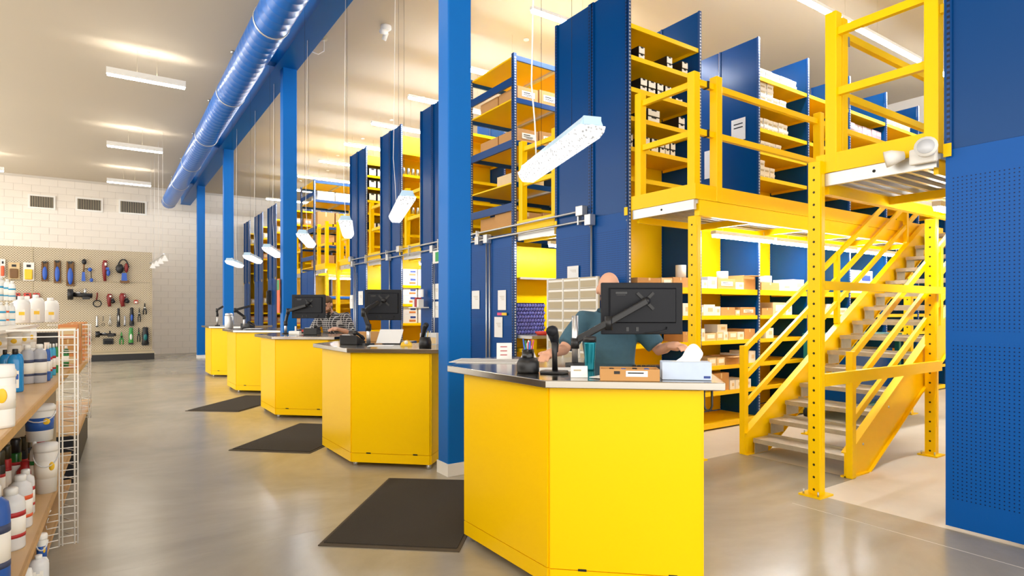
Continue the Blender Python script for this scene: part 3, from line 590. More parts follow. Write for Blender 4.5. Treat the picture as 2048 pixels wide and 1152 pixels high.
# ---------------------------------------------------------------- counters, floor mats
UU, VV = (.7071, -.7071), (.7071, .7071)
BODY = [(1.93, .88), (1.94, 0), (2.51, -.53), (3.08, .04), (2.58, .54), (2.90, .86), (2.50, 1.26), (2.30, 1.25)]
TOP = [(1.845, .97), (1.875, -.045), (2.555, -.64), (3.25, .055), (2.72, .585), (3.05, .915), (2.60, 1.40), (2.275, 1.40)]
GC = 'yellow service counters in a row'
CL = ['nearest yellow service counter with steel top and tissue box', 'yellow service counter left of the near blue column', 'yellow service counter with the plaid-shirted man behind it', 'fourth yellow service counter carrying a silver canister', 'farthest yellow service counter before the white wall']
C0 = [2.5, 5.59, 8.70, 11.76, 14.87]
for i, y0 in enumerate(C0):
    t = thing('service_counter', CL[i], 'counter', (1.93, y0, 0), group=GC); L_ = lambda P: [(x-1.93, y) for x, y in P]
    bd = L_(BODY); B().prism(bd[::1], .045, 1.09).build('body', 'yellow', t)
    # cladding panels, seams left between
    for j, (p, q) in enumerate(((0, 1), (1, 2), (2, 3))):
        a, c = Vector((*bd[p], 0)), Vector((*bd[q], 0)); d = (c-a).normalized(); nrm = Vector((d.y, -d.x, 0)); nrm = -nrm if nrm.dot(Vector((-1, -1, 0))) < 0 and j < 2 else nrm
        if j == 2: nrm = Vector((.7071, -.7071, 0))
        e0, e1 = a+d*.004, c-d*.004
        for z0, z1, nm in ((.135, 1.088, 'panel'), (.045, .130, 'kick_panel')):
            mdl = (e0+e1)/2 + nrm*.006
            B().obox((mdl.x, mdl.y, (z0+z1)/2), d, (0, 0, 1), (e1-e0).length/2, (z1-z0)/2, .006).build(nm, 'yellow', t)
        if j == 1:
            for s in (.22, .82):
                w_ = e0+(e1-e0)*s + nrm*.0125; B().obox((w_.x, w_.y, .135), d, (0, 0, 1), .022, .006, .002).build('slot', 'black', t)
    B().prism(L_(TOP), 1.095, 1.135).build('worktop', 'steel', t, bevel=.004)
    for p in (0, 1, 2, 3):
        x, y = bd[p]; B().cyl((x+(.05 if p < 2 else 0), y+(.03 if p else -.04), 0), (x+(.05 if p < 2 else 0), y+(.03 if p else -.04), .046), .022, 12).build('levelling_foot', 'galv', t)
o = B().tube([(2.755, 2.145, 1.094), (2.755, 2.145, .965), (2.76, 2.14, .945), (2.77, 2.13, .938), (2.78, 2.12, .945), (2.785, 2.115, .965), (2.785, 2.115, 1.094)], .007, 8).build('strap_loop', 'black'); tag(o, 'black loop strap hanging under the near steel worktop', 'strap')
for i, (P, lab) in enumerate((((( 1.106, 3.821), (2.072, 4.996), (2.80, 4.40), (1.80, 3.228)), 'large dark floor mat before the near blue column'), (((1.068, 6.955), (2.104, 8.078), (2.80, 7.42), (1.751, 6.331)), 'dark floor mat left of the second counter'), (((.95, 10.02), (2.009, 11.256), (2.68, 10.7), (1.593, 9.497)), 'farthest dark floor mat left of the third counter'))):
    t = thing('floor_mat', lab, 'mat', (P[0][0], P[0][1], 0), group='dark floor mats'); pp = [(x-P[0][0], y-P[0][1]) for x, y in P]
    B().prism(pp[::-1], 0.0005, .006).build('border', 'mat_edge', t)
    c = (sum(x for x, y in pp)/4, sum(y for x, y in pp)/4); B().prism([(c[0]+(x-c[0])*.95, c[1]+(y-c[1])*.95) for x, y in pp][::-1], .006, .012).build('pile', 'mat_carpet', t)

# ---------------------------------------------------------------- luminaires over the counters
GL = 'clear luminaires hung over the counters'
LL = ['large clear luminaire hanging before the tall blue panels', 'clear luminaire hanging before the third blue block', 'clear luminaire seen end-on left of the fourth block', 'clear luminaire hanging before the far open rack', 'clear luminaire right of the dark far blocks', 'clear luminaire before the dark far blocks', 'smallest clear luminaire across the third blue column']
for i, (p0, p1) in enumerate(((( 2.34, 2.61), (2.73, 3.79)), ((2.35, 5.22), (2.74, 6.4)), ((2.36, 7.03), (2.79, 8.2)), ((2.27, 8.6), (2.72, 9.8)), ((2.26, 10.8), (2.70, 12.0)), ((2.27, 12.6), (2.72, 13.8)), ((2.19, 14.2), (2.62, 15.4)))):
    a, c = Vector((*p0, 0)), Vector((*p1, 0)); d = c-a; ang = math.atan2(d.y, d.x); L = d.length/2
    t = thing('hanging_luminaire', LL[i], 'light', ((a.x+c.x)/2, (a.y+c.y)/2, 2.58), ang, group=GL)
    B().extr([(-.075, 0), (.075, 0), (.05, .055), (-.05, .055)], (-L, 0, .0), (0,1,0), (0,0,1), 0, 2*L).build('housing', 'lum_body', t, bevel=.008)
    B().extr([(-.085, 0), (-.075, -.035), (-.045, -.075), (.045, -.075), (.075, -.035), (.085, 0)], (-L-.01, 0, -.002), (0,1,0), (0,0,1), 0, 2*L+.02).build('lens', 'lens', t, bevel=.006)
    for s in (-1, 1):
        B().box(s*L-.012 if s > 0 else -L-.006, s*L+.006 if s > 0 else -L+.012, -.055, .055, .002, .05).build('end_cap', 'lum_body', t)
        B().bar((s*.3, 0, .055), (s*.3, 0, .085), .02, .03, (1,0,0)).build('clip', 'galv', t)
        B().cyl((s*.3, 0, .085), (s*.3, 0, ZC-2.585), .0014, 5).build('wire', 'charcoal', t)
    B().tube([(.36, .02, .05), (.36, .03, .3), (.38, .05, .6), (.37, .04, 1.2), (.36, .02, ZC-2.585)], .003 if i else .006, 6).build('power_cord', 'white', t)
# row of spot lamps over the shop floor
a, c = at_d(328, 499, 15.9), at_d(300, 541, 19.2); a.z = c.z = 3.0
t = thing('track_light', 'white track bar with small glass lamps by the far wall', 'light', (a.x, a.y, a.z)); d = c-a
B().bar((0,0,0), d, .04, .03).build('track', 'alu', t)
for k_ in range(4):
    p = d*(.08+.28*k_); B().lathe([(.02, 0), (.03, -.03), (.07, -.11), (.085, -.15)], (p.x+.05, p.y, p.z-.016), 14).build('lamp_shade', 'track_glow', t)
    B().cyl((p.x, p.y, .015), (p.x, p.y, ZC-3.001), .003, 5).build('wire', 'white', t)
# ceiling devices
t = thing('ceiling_camera', 'small white camera pair on the ceiling left of near column', 'camera', tuple(at_z(772, 52, ZC)))
B().lathe([(.09, 0), (.09, -.05), (.05, -.08)], (0,0,-.001), 16).build('mount', 'white', t); B().cyl((0,0,-.1), (-.12, -.1, -.16), .045, 12).build('camera_body', 'white', t); B().cyl((.02,.02,-.1), (.0, .1, -.2), .04, 12).build('camera_body', 'white', t)
t = thing('junction_cup', 'beige ceiling cup with drooping white cord beside blue beam', 'cord', tuple(at_z(648, 74, ZC)))
B().lathe([(.06, 0), (.06, -.05)], (0,0,-.001), 14).build('cup', 'gray_beige', t); B().tube([(0,0,-.05), (0,0,-.25), (-.1,0,-.33), (-.3,0,-.3)], .008, 6).build('cord', 'white', t)

# ---------------------------------------------------------------- conduit, papers, sign on the panel ends
t = thing('conduit_run', 'pair of grey conduit pipes crossing the blue shelving ends', 'conduit', (4.72, 5.3, 2.6))
B().cyl((0, .15, .09), (0, 8.5, .07), .014, 10).build('pipe', 'galv', t); B().cyl((0, 0, -.03), (0, 8.5, -.05), .014, 10).build('pipe', 'galv', t)
for y in (.2, 2.6, 2.9, 3.9, 5.1, 6.2, 7.4): B().box(-.02, .03, y-.012, y+.012, -.07, .12).build('pipe_clamp', 'galv', t)
for y in (.15, 5.55, 8.35): B().box(-.05, .04, y-.06, y+.06, .03, .15).build('junction_box', 'galv', t, bevel=.006)
for y in (0, 2.3, 2.55, 4.1, 6.1, 8.2): B().box(-.05, .04, y-.05, y+.05, -.1, .03).build('junction_box', 'galv', t, bevel=.006)
for y, z1 in ((0, -2.5), (2.27, -2.5), (2.36, -2.5), (4.1, -2.5), (6.1, -2.5), (8.1, -2.5), (8.2, -2.5)): B().cyl((.02, y, -.1), (.02, y, z1), .012, 8).build('drop_pipe', 'galv', t)
def sheet(px0, px1, y0, y1, label, x=4.758, lines=3):
    a, c = at_x(px0, y1, x), at_x(px1, y0, x); t = thing('paper_notice', label, 'paper', (x, (a.y+c.y)/2, (a.z+c.z)/2)); h, w = abs(c.z-a.z)/2, abs(a.y-c.y)/2
    B().box(-.003, 0, -w, w, -h, h).build('sheet', 'paper', t)
    for k_ in range(lines): B().box(-.004, -.0031, -w*.6, w*(.5-.2*k_), h*.35-k_*h*.16, h*.39-k_*h*.16).build('text_line', 'gray_beige', t)
sheet(944, 959, 581, 618, 'white paper notice beside the near column on blue panel'); sheet(996, 1012, 580, 620, 'white paper notice right of the conduit on blue panel'); sheet(1135, 1157, 531, 558, 'white paper notice above the grey literature rack')
sheet(989, 1005, 634, 674, 'hanging white clipboard paper beneath a pink and yellow tag'); sheet(866, 879, 567, 599, 'upper of two notices left of the near column'); sheet(866, 879, 603, 635, 'lower of two notices left of the near column')
sheet(717, 726, 582, 610, 'white notice on the fourth block by the monitor'); sheet(700, 706, 590, 617, 'narrow white notice beside the plaid-shirted man')
a = at_y(1466, 252, 4.9); t = thing('paper_notice', 'large white notice on the blue divider behind the upper rail', 'paper', (7.18, 5.02, 3.98)); B().box(-.004, 0, -.11, .11, -.15, .15).build('sheet', 'paper', t)
for k_ in range(2): B().box(-.006, -.0041, -.07, .07, .07-k_*.05, .085-k_*.05).build('text_line', 'charcoal', t)
t = thing('paper_notice', 'narrow white notice half hidden behind the corner rail post', 'paper', (7.18, 5.5, 3.6)); B().box(-.004, 0, -.08, .08, -.2, .2).build('sheet', 'paper', t)
t = thing('tag_strip', 'pink and yellow tag above the hanging clipboard', 'tag', tuple(at_x(1003, 628, 4.75))); B().box(-.01, 0, -.02, .1, -.02, .02).build('pink_end', 'pink_pen', t); B().box(-.01, 0, -.14, -.02, -.02, .02).build('yellow_end', 'label_yellow', t)
t = thing('exit_sign', 'green and white exit sign left of the near column', 'sign', tuple(at_x(874, 514, 4.66))); B().box(-.02, .02, -.12, .12, -.11, .11).build('plate', 'white', t); B().box(-.023, -.0201, -.1, .02, -.08, .08).build('green_field', 'green_sign', t)
# pink notice strip by the second column
t = thing('paper_notice', 'narrow pink and green notice on the second blue column', 'paper', (2.5, 11.0, 1.75)); B().box(-.01, 0, -.09, .09, -.3, .3).build('sheet', 'label_orange', t); B().box(-.012, -.0101, -.08, .08, .1, .28).build('sheet_top', 'label_green', t)
# bench along the near rack, in the aisle
t = thing('work_bench', 'yellow bench unit in the aisle behind the catalogue rack', 'bench', (4.86, 6.5, 0))
B().box(0, 2.2, .70, .72, .1, 2.44).build('back_panel', 'yellow_shelf', t); B().box(0, 2.2, .45, .70, 1.95, 1.965).build('shelf', 'yellow_shelf', t); B().box(0, 2.2, .44, .45, 1.94, 1.97).build('shelf_edge', 'galv', t)
B().box(-.04, 2.2, .1, .70, 1.1, 1.14).build('worktop', 'galv', t); B().box(0, 2.2, .15, .70, .9, .95).build('lower_shelf', 'yellow_shelf', t)
for x in (.03, 2.15): B().box(x-.025, x+.025, .12, .17, 0, 1.1).build('leg', 'yellow_shelf', t)
t = thing('red_tray', 'shallow red tray on the bench behind the pen cup', 'tray', (5.2, 6.77, 1.142)); B().lathe([(.15, 0), (.19, .05), (.18, .05), (.14, .01)], n=20, sy=.7).build('tray_body', 'tray_red', t)
t = thing('ribbed_pad', 'dark blue ribbed packing pad standing on the aisle bench', 'pad', (5.14, 7.12, 1.145)); B().box(-.27, .27, -.02, .02, 0, .46).build('sheet', 'pad_blue', t)
mk = B().ball((0,0,0), .024, .03, .034, 8, 6).me('rib', 'pad_rib')
for r in range(8):
    for q in range(10): inst('rib', mk, t, (-.24+q*.052+(.026 if r % 2 else 0), -.022, .03+r*.055), (0, .6, 0))
# grey literature rack
t = thing('literature_rack', 'grey booklet rack with rows of catalogues under the notice', 'rack', (4.55, 5.6, .9))
B().box(0, .03, -.62, .28, 0, .98).build('back_board', 'gray_beige', t)
pk = B().box(-.012, 0, -.14, .14, -.055, .055).box(-.016, -.012, -.13, .13, -.05, .03, 1).me('booklet', ['white', 'gray_beige'])
for r in range(8):
    for q in range(3): inst('booklet', pk, t, (-.001, .13-q*.3, .07+r*.12))
for y in (-.62, -.32, -.02, .28): B().box(-.025, 0, y-.006, y+.006, 0, .98).build('rib', 'white', t)
B().box(0, .05, -.6, .26, -.9, 0).build('stand', 'gray_beige', t)

# ---------------------------------------------------------------- things on the counters
ZT = 1.136
def monitor(label, c, rz, w, h, thin=.03, tilt=0.0):
    t = thing('monitor', label, 'monitor', tuple(c), rz, group='monitors on the counters'); t.rotation_euler = (tilt, 0, rz)
    B().box(-w/2, w/2, 0, thin, -h/2, h/2).build('bezel', 'charcoal', t, bevel=.006)
    B().box(-w/2+.012, w/2-.012, thin, thin+.002, -h/2+.015, h/2-.012).build('screen', 'black_gloss', t)
    B().add([(-w*.41,0,-h*.28),(w*.42,0,-h*.28),(w*.42,0,h*.40),(-w*.41,0,h*.40),(-w*.39,-.022,-h*.26),(w*.40,-.022,-h*.26),(w*.40,-.022,h*.37),(-w*.39,-.022,h*.37)], [(0,1,5,4),(1,2,6,5),(2,3,7,6),(3,0,4,7),(4,5,6,7)]).build('back_shell', 'charcoal', t)
    B().box(-w*.33, -w*.19, -.024, -.0225, h*.28, h*.32).box(-w*.32, -w*.21, -.024, -.0225, h*.255, h*.265).build('maker_mark', 'black_gloss', t)
    for sx_ in (-1, 1):
        for sz in (-1, 1): B().bar((.03*w, -.027, .05), (.03*w+sx_*.055, -.027, .05+sz*.055), .02, .008, (0,1,0)).build('mount_arm', 'black', t)
    B().cyl((.03*w, -.022, .05), (.03*w, -.07, .05), .026, 14).build('mount_hub', 'black', t)
    for x in (-.09, -.03): B().box(x*w/.5-.008, x*w/.5+.01, -.003, 0, -h*.44, -h*.36).build('port', 'black_gloss', t)
    B().tube([(w*.3, -.005, -h*.36), (w*.29, -.02, -h*.42), (w*.18, -.02, -h*.46), (w*.02, -.015, -h*.48)], .004, 6).build('cable', 'black', t)
    return t
def arm(label, base, top, pts, hub):
    """pole clamped to the worktop, jointed arm through pts to the monitor hub"""
    x, y = base; t = thing('monitor_stand', label, 'monitor stand', (x, y, ZT), group='monitor stands on the counters'); P = [Vector(p)-Vector((x, y, ZT)) for p in pts]; hb = Vector(hub)-Vector((x, y, ZT))
    B().box(-.05, .05, -.04, .04, 0, .018).build('clamp_base', 'black', t)
    B().cyl((0,0,.018), (0,0,top-ZT), .021, 16).build('pole', 'alu', t)
    z0 = P[0].z; B().cyl((0,0,z0-.05), (0,0,z0+.02), .028, 16).build('collar', 'black', t)
    Q = [Vector((0,0,z0))]+P[1:]+[hb]
    for a, c in zip(Q[:-1], Q[1:]): B().bar(a, c, .035, .045).build('arm_link', 'black', t, bevel=.008)
    for p in P[1:]: B().cyl(p-Vector((0,0,.05)), p+Vector((0,0,.04)), .025, 14).build('elbow', 'black', t)
mc = at_d(1284, 617, 4.0); monitor('large dark monitor seen from behind on the nearest counter', mc, -YAW, .548, .348)
hb = mc + Vector((RT[0]*.016-FW[0]*.07, RT[1]*.016-FW[1]*.07, .05))
arm('jointed black monitor arm on silver pole, nearest counter', (2.54, 3.0), 1.463, [at_d(1150, 682, 3.91), at_d(1217, 645, 3.86)], hb)
mc = at_d(766, 610, 6.4); monitor('squarish black monitor on the second counter', mc, -YAW+.12, .39, .33, .04, tilt=.06)
arm('black monitor arm on silver pole, second counter', (2.25, 5.97), 1.33, [at_d(737, 652, 6.2), at_d(727, 624, 6.2)], at_d(757, 603, 6.31))
mc = at_d(617, 613, 9.05); monitor('wide black monitor on the third counter before plaid-shirted man', mc, -YAW, .51, .36)
arm('black monitor arm on white pole, third counter', (2.24, 9.42), 1.33, [at_d(571, 645, 9.05), at_d(576, 622, 9.0)], at_d(612, 611, 8.97))
a4 = (2.23, 12.68); arm('folded empty monitor arm on the fourth counter', a4, 1.36, [Vector((*a4, 1.37)), at_d(470, 620, 11.6)], at_d(500, 612, 11.75))
a5 = (2.1, 15.2); arm('small empty monitor arm on the farthest counter', a5, 1.36, [Vector((*a5, 1.4)), at_d(434, 620, 13.6)], at_d(446, 613, 13.8))
def phone(label, x, y, rz):
    t = thing('desk_phone', label, 'phone', (x, y, ZT), rz, group='desk phones')
    B().add([(-.1,-.09,0),(.1,-.09,0),(.1,.1,0),(-.1,.1,0),(-.1,-.09,.03),(.1,-.09,.03),(.1,.1,.1),(-.1,.1,.1)], [(3,2,1,0),(4,5,6,7),(0,1,5,4),(1,2,6,5),(2,3,7,6),(3,0,4,7)]).build('base', 'black', t, bevel=.006)
    B().tube([(-.075,-.085,.05), (-.075,-.06,.075), (-.075,0,.1), (-.075,.07,.125), (-.075,.1,.12)], [.024,.02,.014,.02,.024], 10).build('handset', 'black', t)
    B().obox((.04, .045, .09), (1,0,0), (0,.94,.34), .045, .03, .004).build('display', 'lens_grey', t)
    ky = B().box(-.007, .007, -.006, .006, 0, .006).me('key', 'charcoal')
    for r in range(4):
        for q in range(3): inst('key', ky, t, (.01+q*.025, -.07+r*.024, .037+r*.0088), (.36, 0, 0))
phone('black desk phone on the second counter by its left edge', 2.17, 6.22, 2.3); phone('black desk phone on the third counter before plaid-shirted man', 2.52, 8.98, 2.5)
def papers(label, x, y, rz, w, h, m_='paper', zz=0.0):
    o = B().box(-w/2, w/2, -h/2, h/2, 0, .003).build('paper_sheet', m_, None, loc=(x, y, ZT+zz), rot=(0,0,rz)); tag(o, label, 'paper')
# nearest counter
t = thing('desk_calendar', 'large printed calendar pad on the left of the nearest counter', 'calendar', (2.24, 3.60, ZT), -.785)
B().box(-.24, .24, -.16, .16, 0, .004).build('pad', 'paper_print', t)
for k_ in range(5): B().box(-.22, .22, -.13+k_*.055, -.127+k_*.055, .004, .005).build('rule_line', 'charcoal', t)
t = thing('pen_cup', 'black desk organiser full of pens on the nearest counter', 'pen cup', (2.03, 2.82, ZT), .6)
B().lathe([(.062, 0), (.066, .01), (.066, .055), (.05, .085), (.036, .085)], n=24).build('tray', 'black', t); B().lathe([(.034, .05), (.036, .135), (.031, .135), (.03, .06)], n=20).build('cup', 'black_gloss', t)
for k_, (dx, dy, m_) in enumerate(((-.5, .1, 'blue_pen'), (-.35, -.2, 'blue_pen'), (-.2, .2, 'blue_pen'), (-.1, -.1, 'label_cyan'), (.1, .15, 'label_green'), (.25, -.1, 'label_red'), (.45, .1, 'pink_pen'), (.55, -.15, 'pink_pen'))):
    B().cyl((dx*.02, dy*.05, .07), (dx*.085, dy*.12, .175+.01*(k_ % 3)), .0045, 6).build('pen', m_, t)
t = thing('barcode_scanner', 'black barcode scanner on a stand beside the pen cup', 'scanner', (2.13, 2.70, ZT), -.9)
B().prism([(-.07,-.06),(.07,-.06),(.085,0),(.07,.06),(-.07,.06),(-.085,0)], 0, .014).build('stand_base', 'black', t, bevel=.005)
B().tube([(0,.02,.014), (0,.01,.1), (.0,0,.19)], [.017,.015,.018], 10).build('stand_neck', 'black', t)
B().tube([(-.0,.03,.12), (0,.02,.17), (0,-.01,.215), (0,-.05,.245), (0,-.075,.245)], [.016,.022,.03,.034,.03], 12).build('scanner_body', 'charcoal', t)
t = thing('folded_card', 'small white folded card at the nearest counter front', 'card', (2.12, 2.47, ZT), -.65); B().add([(-.045,-.03,0),(.045,-.03,0),(.045,.0,.06),(-.045,.0,.06),(-.045,.03,0),(.045,.03,0)], [(0,1,2,3),(3,2,5,4),(0,3,4),(1,5,2),(0,4,5,1)]).build('card_body', 'paper', t); B().obox((-.01,-.0135,.038), (1,0,0), (0,.45,.89), .02, .004, .0006).build('card_print', 'gray_beige', t)
t = thing('tumbler', 'teal metal drinking tumbler beneath the near monitor arm', 'bottle', (2.42, 2.72, ZT)); B().lathe([(.028,0),(.03,.01),(.033,.08),(.037,.16),(.038,.17)], n=24).build('cup_body', 'teal_bottle', t); B().lathe([(.039,.17),(.039,.2),(.03,.205)], n=24).build('lid', 'black', t)
t = thing('parts_tray', 'open brown carton tray of small parts at counter front', 'tray', (2.26, 2.235, ZT), -.72)
B().box(-.15,.15,-.07,-.066,0,.06).box(-.15,.15,.066,.07,0,.06).box(-.15,-.146,-.066,.066,0,.06).box(.146,.15,-.066,.066,0,.06).box(-.146,.146,-.066,.066,.002,.008).build('tray_box', 'carton', t)
B().box(-.02,.09,-.0715,-.0705,.022,.052).build('label', 'paper', t); B().box(-.01,.07,-.0722,-.0716,.038,.044).build('label_text', 'charcoal', t); B().box(-.08,-.05,-.0715,-.0705,.035,.05).build('stamp', 'box_black', t)
for k_ in range(9): B().box(-.13+.03*k_, -.108+.03*k_, -.05+.02*(k_ % 3), .0+.02*(k_ % 3), .008, .05+.008*(k_ % 2)).build('part_packet', ['label_yellow', 'black', 'label_yellow', 'blue_pen'][k_ % 4], t)
t = thing('tissue_box', 'pale blue tissue box with white tissue at counter corner', 'tissue box', (2.53, 2.09, ZT), -.75)
B().box(-.125,.125,-.06,.06,0,.092).build('carton_shell', 'tissue_box', t, bevel=.003); B().box(.085,.118,-.0615,-.0603,.01,.022).build('badge', 'print_blue', t); B().lathe([(.08,0),(.08,.001)], (0,0,.0925), 20, sy=.35).build('slot', 'white', t)
bb = B(); ts = []
for r in range(6):
    for q in range(9):
        u, v = q/8-.5, r/5; ts.append((u*(.15-.02*v)+.03*v*math.sin(v*2), .012*math.sin(u*18+v*2)*(1-v*.4)+.006*math.sin(v*9), .088+v*(.1-.16*(u-.12)**2*2.2)))
bb.add(ts, [(r*9+q, r*9+q+1, (r+1)*9+q+1, (r+1)*9+q) for r in range(5) for q in range(8)], 0, True); o = bb.build('tissue', 'tissue', t); o.modifiers.new('solid', 'SOLIDIFY').thickness = .003; o.modifiers.new('sub', 'SUBSURF').levels = 1
papers('white papers under the scanner on the nearest counter', 2.28, 2.85, -.5, .3, .2); papers('loose white slip beside the parts tray', 2.2, 2.38, .3, .12, .08, zz=.003)
t = thing('keyboard', 'black keyboard behind the parts tray on nearest counter', 'keyboard', (2.75, 2.42, ZT), -.785); B().box(-.2,.2,-.07,.07,0,.02).build('case', 'black', t, bevel=.004)
kk_ = B().box(-.011,.011,-.011,.011,0,.007).me('key', 'charcoal')
for r in range(5):
    for q in range(14): inst('key', kk_, t, (-.18+q*.0277, -.052+r*.026, .02))
t = thing('memo_stand', 'white memo stand at the left back of nearest counter', 'stand', (2.42, 3.66, ZT), -.5); B().box(-.055,.055,0,.03,0,.12).build('block', 'paper', t)
for k_ in range(3): B().box(-.03,.02,-.002,-.0005,.03+k_*.03,.036+k_*.03).build('handwriting', 'label_red', t)
t = thing('shoe_card', 'white tent card with a pointed top beside the memo stand', 'card', (2.60, 3.60, ZT), -.5); B().add([(-.06,0,0),(.06,0,0),(.0,.0,.14),(-.06,.04,0),(.06,.04,0),(.0,.03,.14)], [(0,1,2),(5,4,3),(0,2,5,3),(1,4,5,2),(0,3,4,1)]).build('card_body', 'paper', t)
# second counter
t = thing('scanner_cradle', 'black scanner cradle with pens on the second counter end', 'scanner', (2.56, 5.27, ZT), -.6); B().lathe([(.06,0),(.062,.05),(.05,.1),(.045,.1)], n=20).build('cradle', 'black', t)
B().tube([(-.03,0,.08),(-.01,-.01,.16),(.0,-.02,.2),(.02,-.07,.22)], [.018,.022,.028,.026], 12).build('scanner_body', 'black', t)
for dx, m_ in ((-.015,'blue_pen'),(.0,'label_cyan'),(.015,'label_yellow'),(.03,'white')): B().cyl((dx,.02,.06),(dx*1.6,.035,.16),.005,6).build('pen', m_, t)
put_box('carton', 2.5, 6.62, ZT, .3, .14, .11, 'lying on the second counter beside the phone', -.6)
t = thing('paper_stand', 'white sheet leaning on a stand behind the second counter pole', 'stand', (2.52, 6.05, ZT), -.7); B().obox((0,0,.08),(1,0,0),(0,.7,.7),.13,.1,.003).build('sheet', 'paper', t); B().box(-.1,.1,.05,.09,0,.09).build('support', 'black', t)
t = thing('tape_dispenser', 'small yellow and white tape dispenser on the second counter', 'dispenser', (2.52, 5.62, ZT), -.6); B().extr([(-.06,0),(.06,0),(.05,.03),(.0,.06),(-.05,.03)],(0,0,0),(1,0,0),(0,0,1),-.02,.02).build('body', 'label_yellow', t); B().cyl((0,-.021,.035),(0,.021,.035),.02,14).build('tape_roll', 'white', t)
t = thing('clear_organiser', 'clear acrylic organiser behind the second counter scanner', 'organiser', (2.84, 5.74, ZT), -.78); B().box(-.09,.09,-.05,.05,0,.005).box(-.09,-.086,-.05,.05,.005,.12).box(.086,.09,-.05,.05,.005,.12).box(-.086,.086,.046,.05,.005,.12).build('shell', 'plastic_clear', t); B().box(-.08,.08,-.03,.03,.006,.07).build('card_stack', 'carton_pale', t)
papers('white printed sheets on the second counter', 2.3, 5.75, -.5, .25, .2)
# third, fourth and fifth counters
t = thing('card_reader', 'small white card reader on the third counter', 'reader', (2.33, 9.22, ZT), -.6); B().box(-.08,.08,-.05,.05,0,.05).build('body', 'white', t, bevel=.006); B().cyl((0,.02,.05),(0,.02,.12),.012,10).build('post', 'white', t)
papers('white papers on the third counter beside the phone', 2.45, 9.25, .2, .25, .2)
t = thing('parts_tray', 'low box of red and yellow packets on third counter', 'tray', (2.55, 9.35, ZT), -.6); B().box(-.1,.1,-.06,.06,0,.03).build('tray_box', 'black', t)
for k_ in range(4): B().box(-.08+.045*k_,-.045+.045*k_,-.04,.03,.03,.06).build('part_packet', ['tray_red','label_yellow','label_red','white'][k_], t)
t = thing('canister', 'silver lidded canister standing on the fourth counter', 'canister', (1.99, 12.9, ZT)); B().lathe([(.075,0),(.08,.01),(.08,.24),(.075,.25)], n=24).build('body', 'galv', t); B().lathe([(.072,.25),(.072,.29),(.05,.3)], n=24).build('lid', 'alu', t)
papers('white papers on the fourth counter', 2.35, 12.4, -.5, .3, .22); papers('white paper pile on the farthest counter', 2.3, 15.4, -.5, .3, .22)
phone('dark desk phone on the fourth counter behind the arm', 2.33, 12.85, 2.4)
t = thing('wall_phone', 'black wall phone on a dark far shelving end', 'phone', tuple(at_x(540, 595, 4.74))); B().box(-.08,0,-.12,.12,-.25,.25).build('cradle', 'black', t, bevel=.01); B().box(-.12,-.08,-.06,.06,-.22,.22).build('handset', 'black_gloss', t, bevel=.02)
t = thing('bracket_shelf', 'small white bracket shelf with first aid packs left of column', 'shelf', tuple(at_x(845, 614, 4.70))); B().box(-.2,.05,-.16,.16,-.02,0).build('shelf', 'white', t)
for k_, m_ in enumerate(('white', 'label_red', 'plastic_white')): B().box(-.14,-.04,-.13+.09*k_,-.06+.09*k_,.001,.14+.03*(k_ % 2)).build('pack', m_, t)
B().box(-.02,0,-.05,.05,.18,.32).build('card', 'paper', t)

# ---------------------------------------------------------------- people
def soft(bb, name, m_, parent, voxel, it=4):
    o = bb.build(name, m_, parent); md = o.modifiers.new('remesh', 'REMESH'); md.mode = 'VOXEL'; md.voxel_size = voxel; md.use_smooth_shade = True
    sm = o.modifiers.new('smooth', 'SMOOTH'); sm.iterations = it; sm.factor = .5; return o
def hand(bb, wrist, d, up, s):
    """palm and five fingers; d along the hand, up = back of the hand, s = thumb side sign"""
    w, d, up = Vector(wrist), Vector(d).normalized(), Vector(up).normalized(); side = d.cross(up).normalized()*s; up = side.cross(d).normalized()*s
    bb.tube([w-d*.02, w+d*.03, w+d*.085], [.027, .033, .034], 12); bb.obox(w+d*.055, d, side, .042, .040, .013)
    for k, (o, l) in enumerate(((.03, .07), (.011, .08), (-.01, .075), (-.03, .058))):
        p = w+d*.09+side*o; bb.tube([p-d*.02, p+d*l*.45+up*.004, p+d*l*.8-up*.012, p+d*l-up*.03], [.0095, .009, .0085, .007], 8)
    p = w+d*.025+side*.03; bb.tube([p, p+side*.022+d*.02, p+side*.032+d*.05, p+side*.028+d*.072-up*.008], [.013, .012, .01, .008], 8)
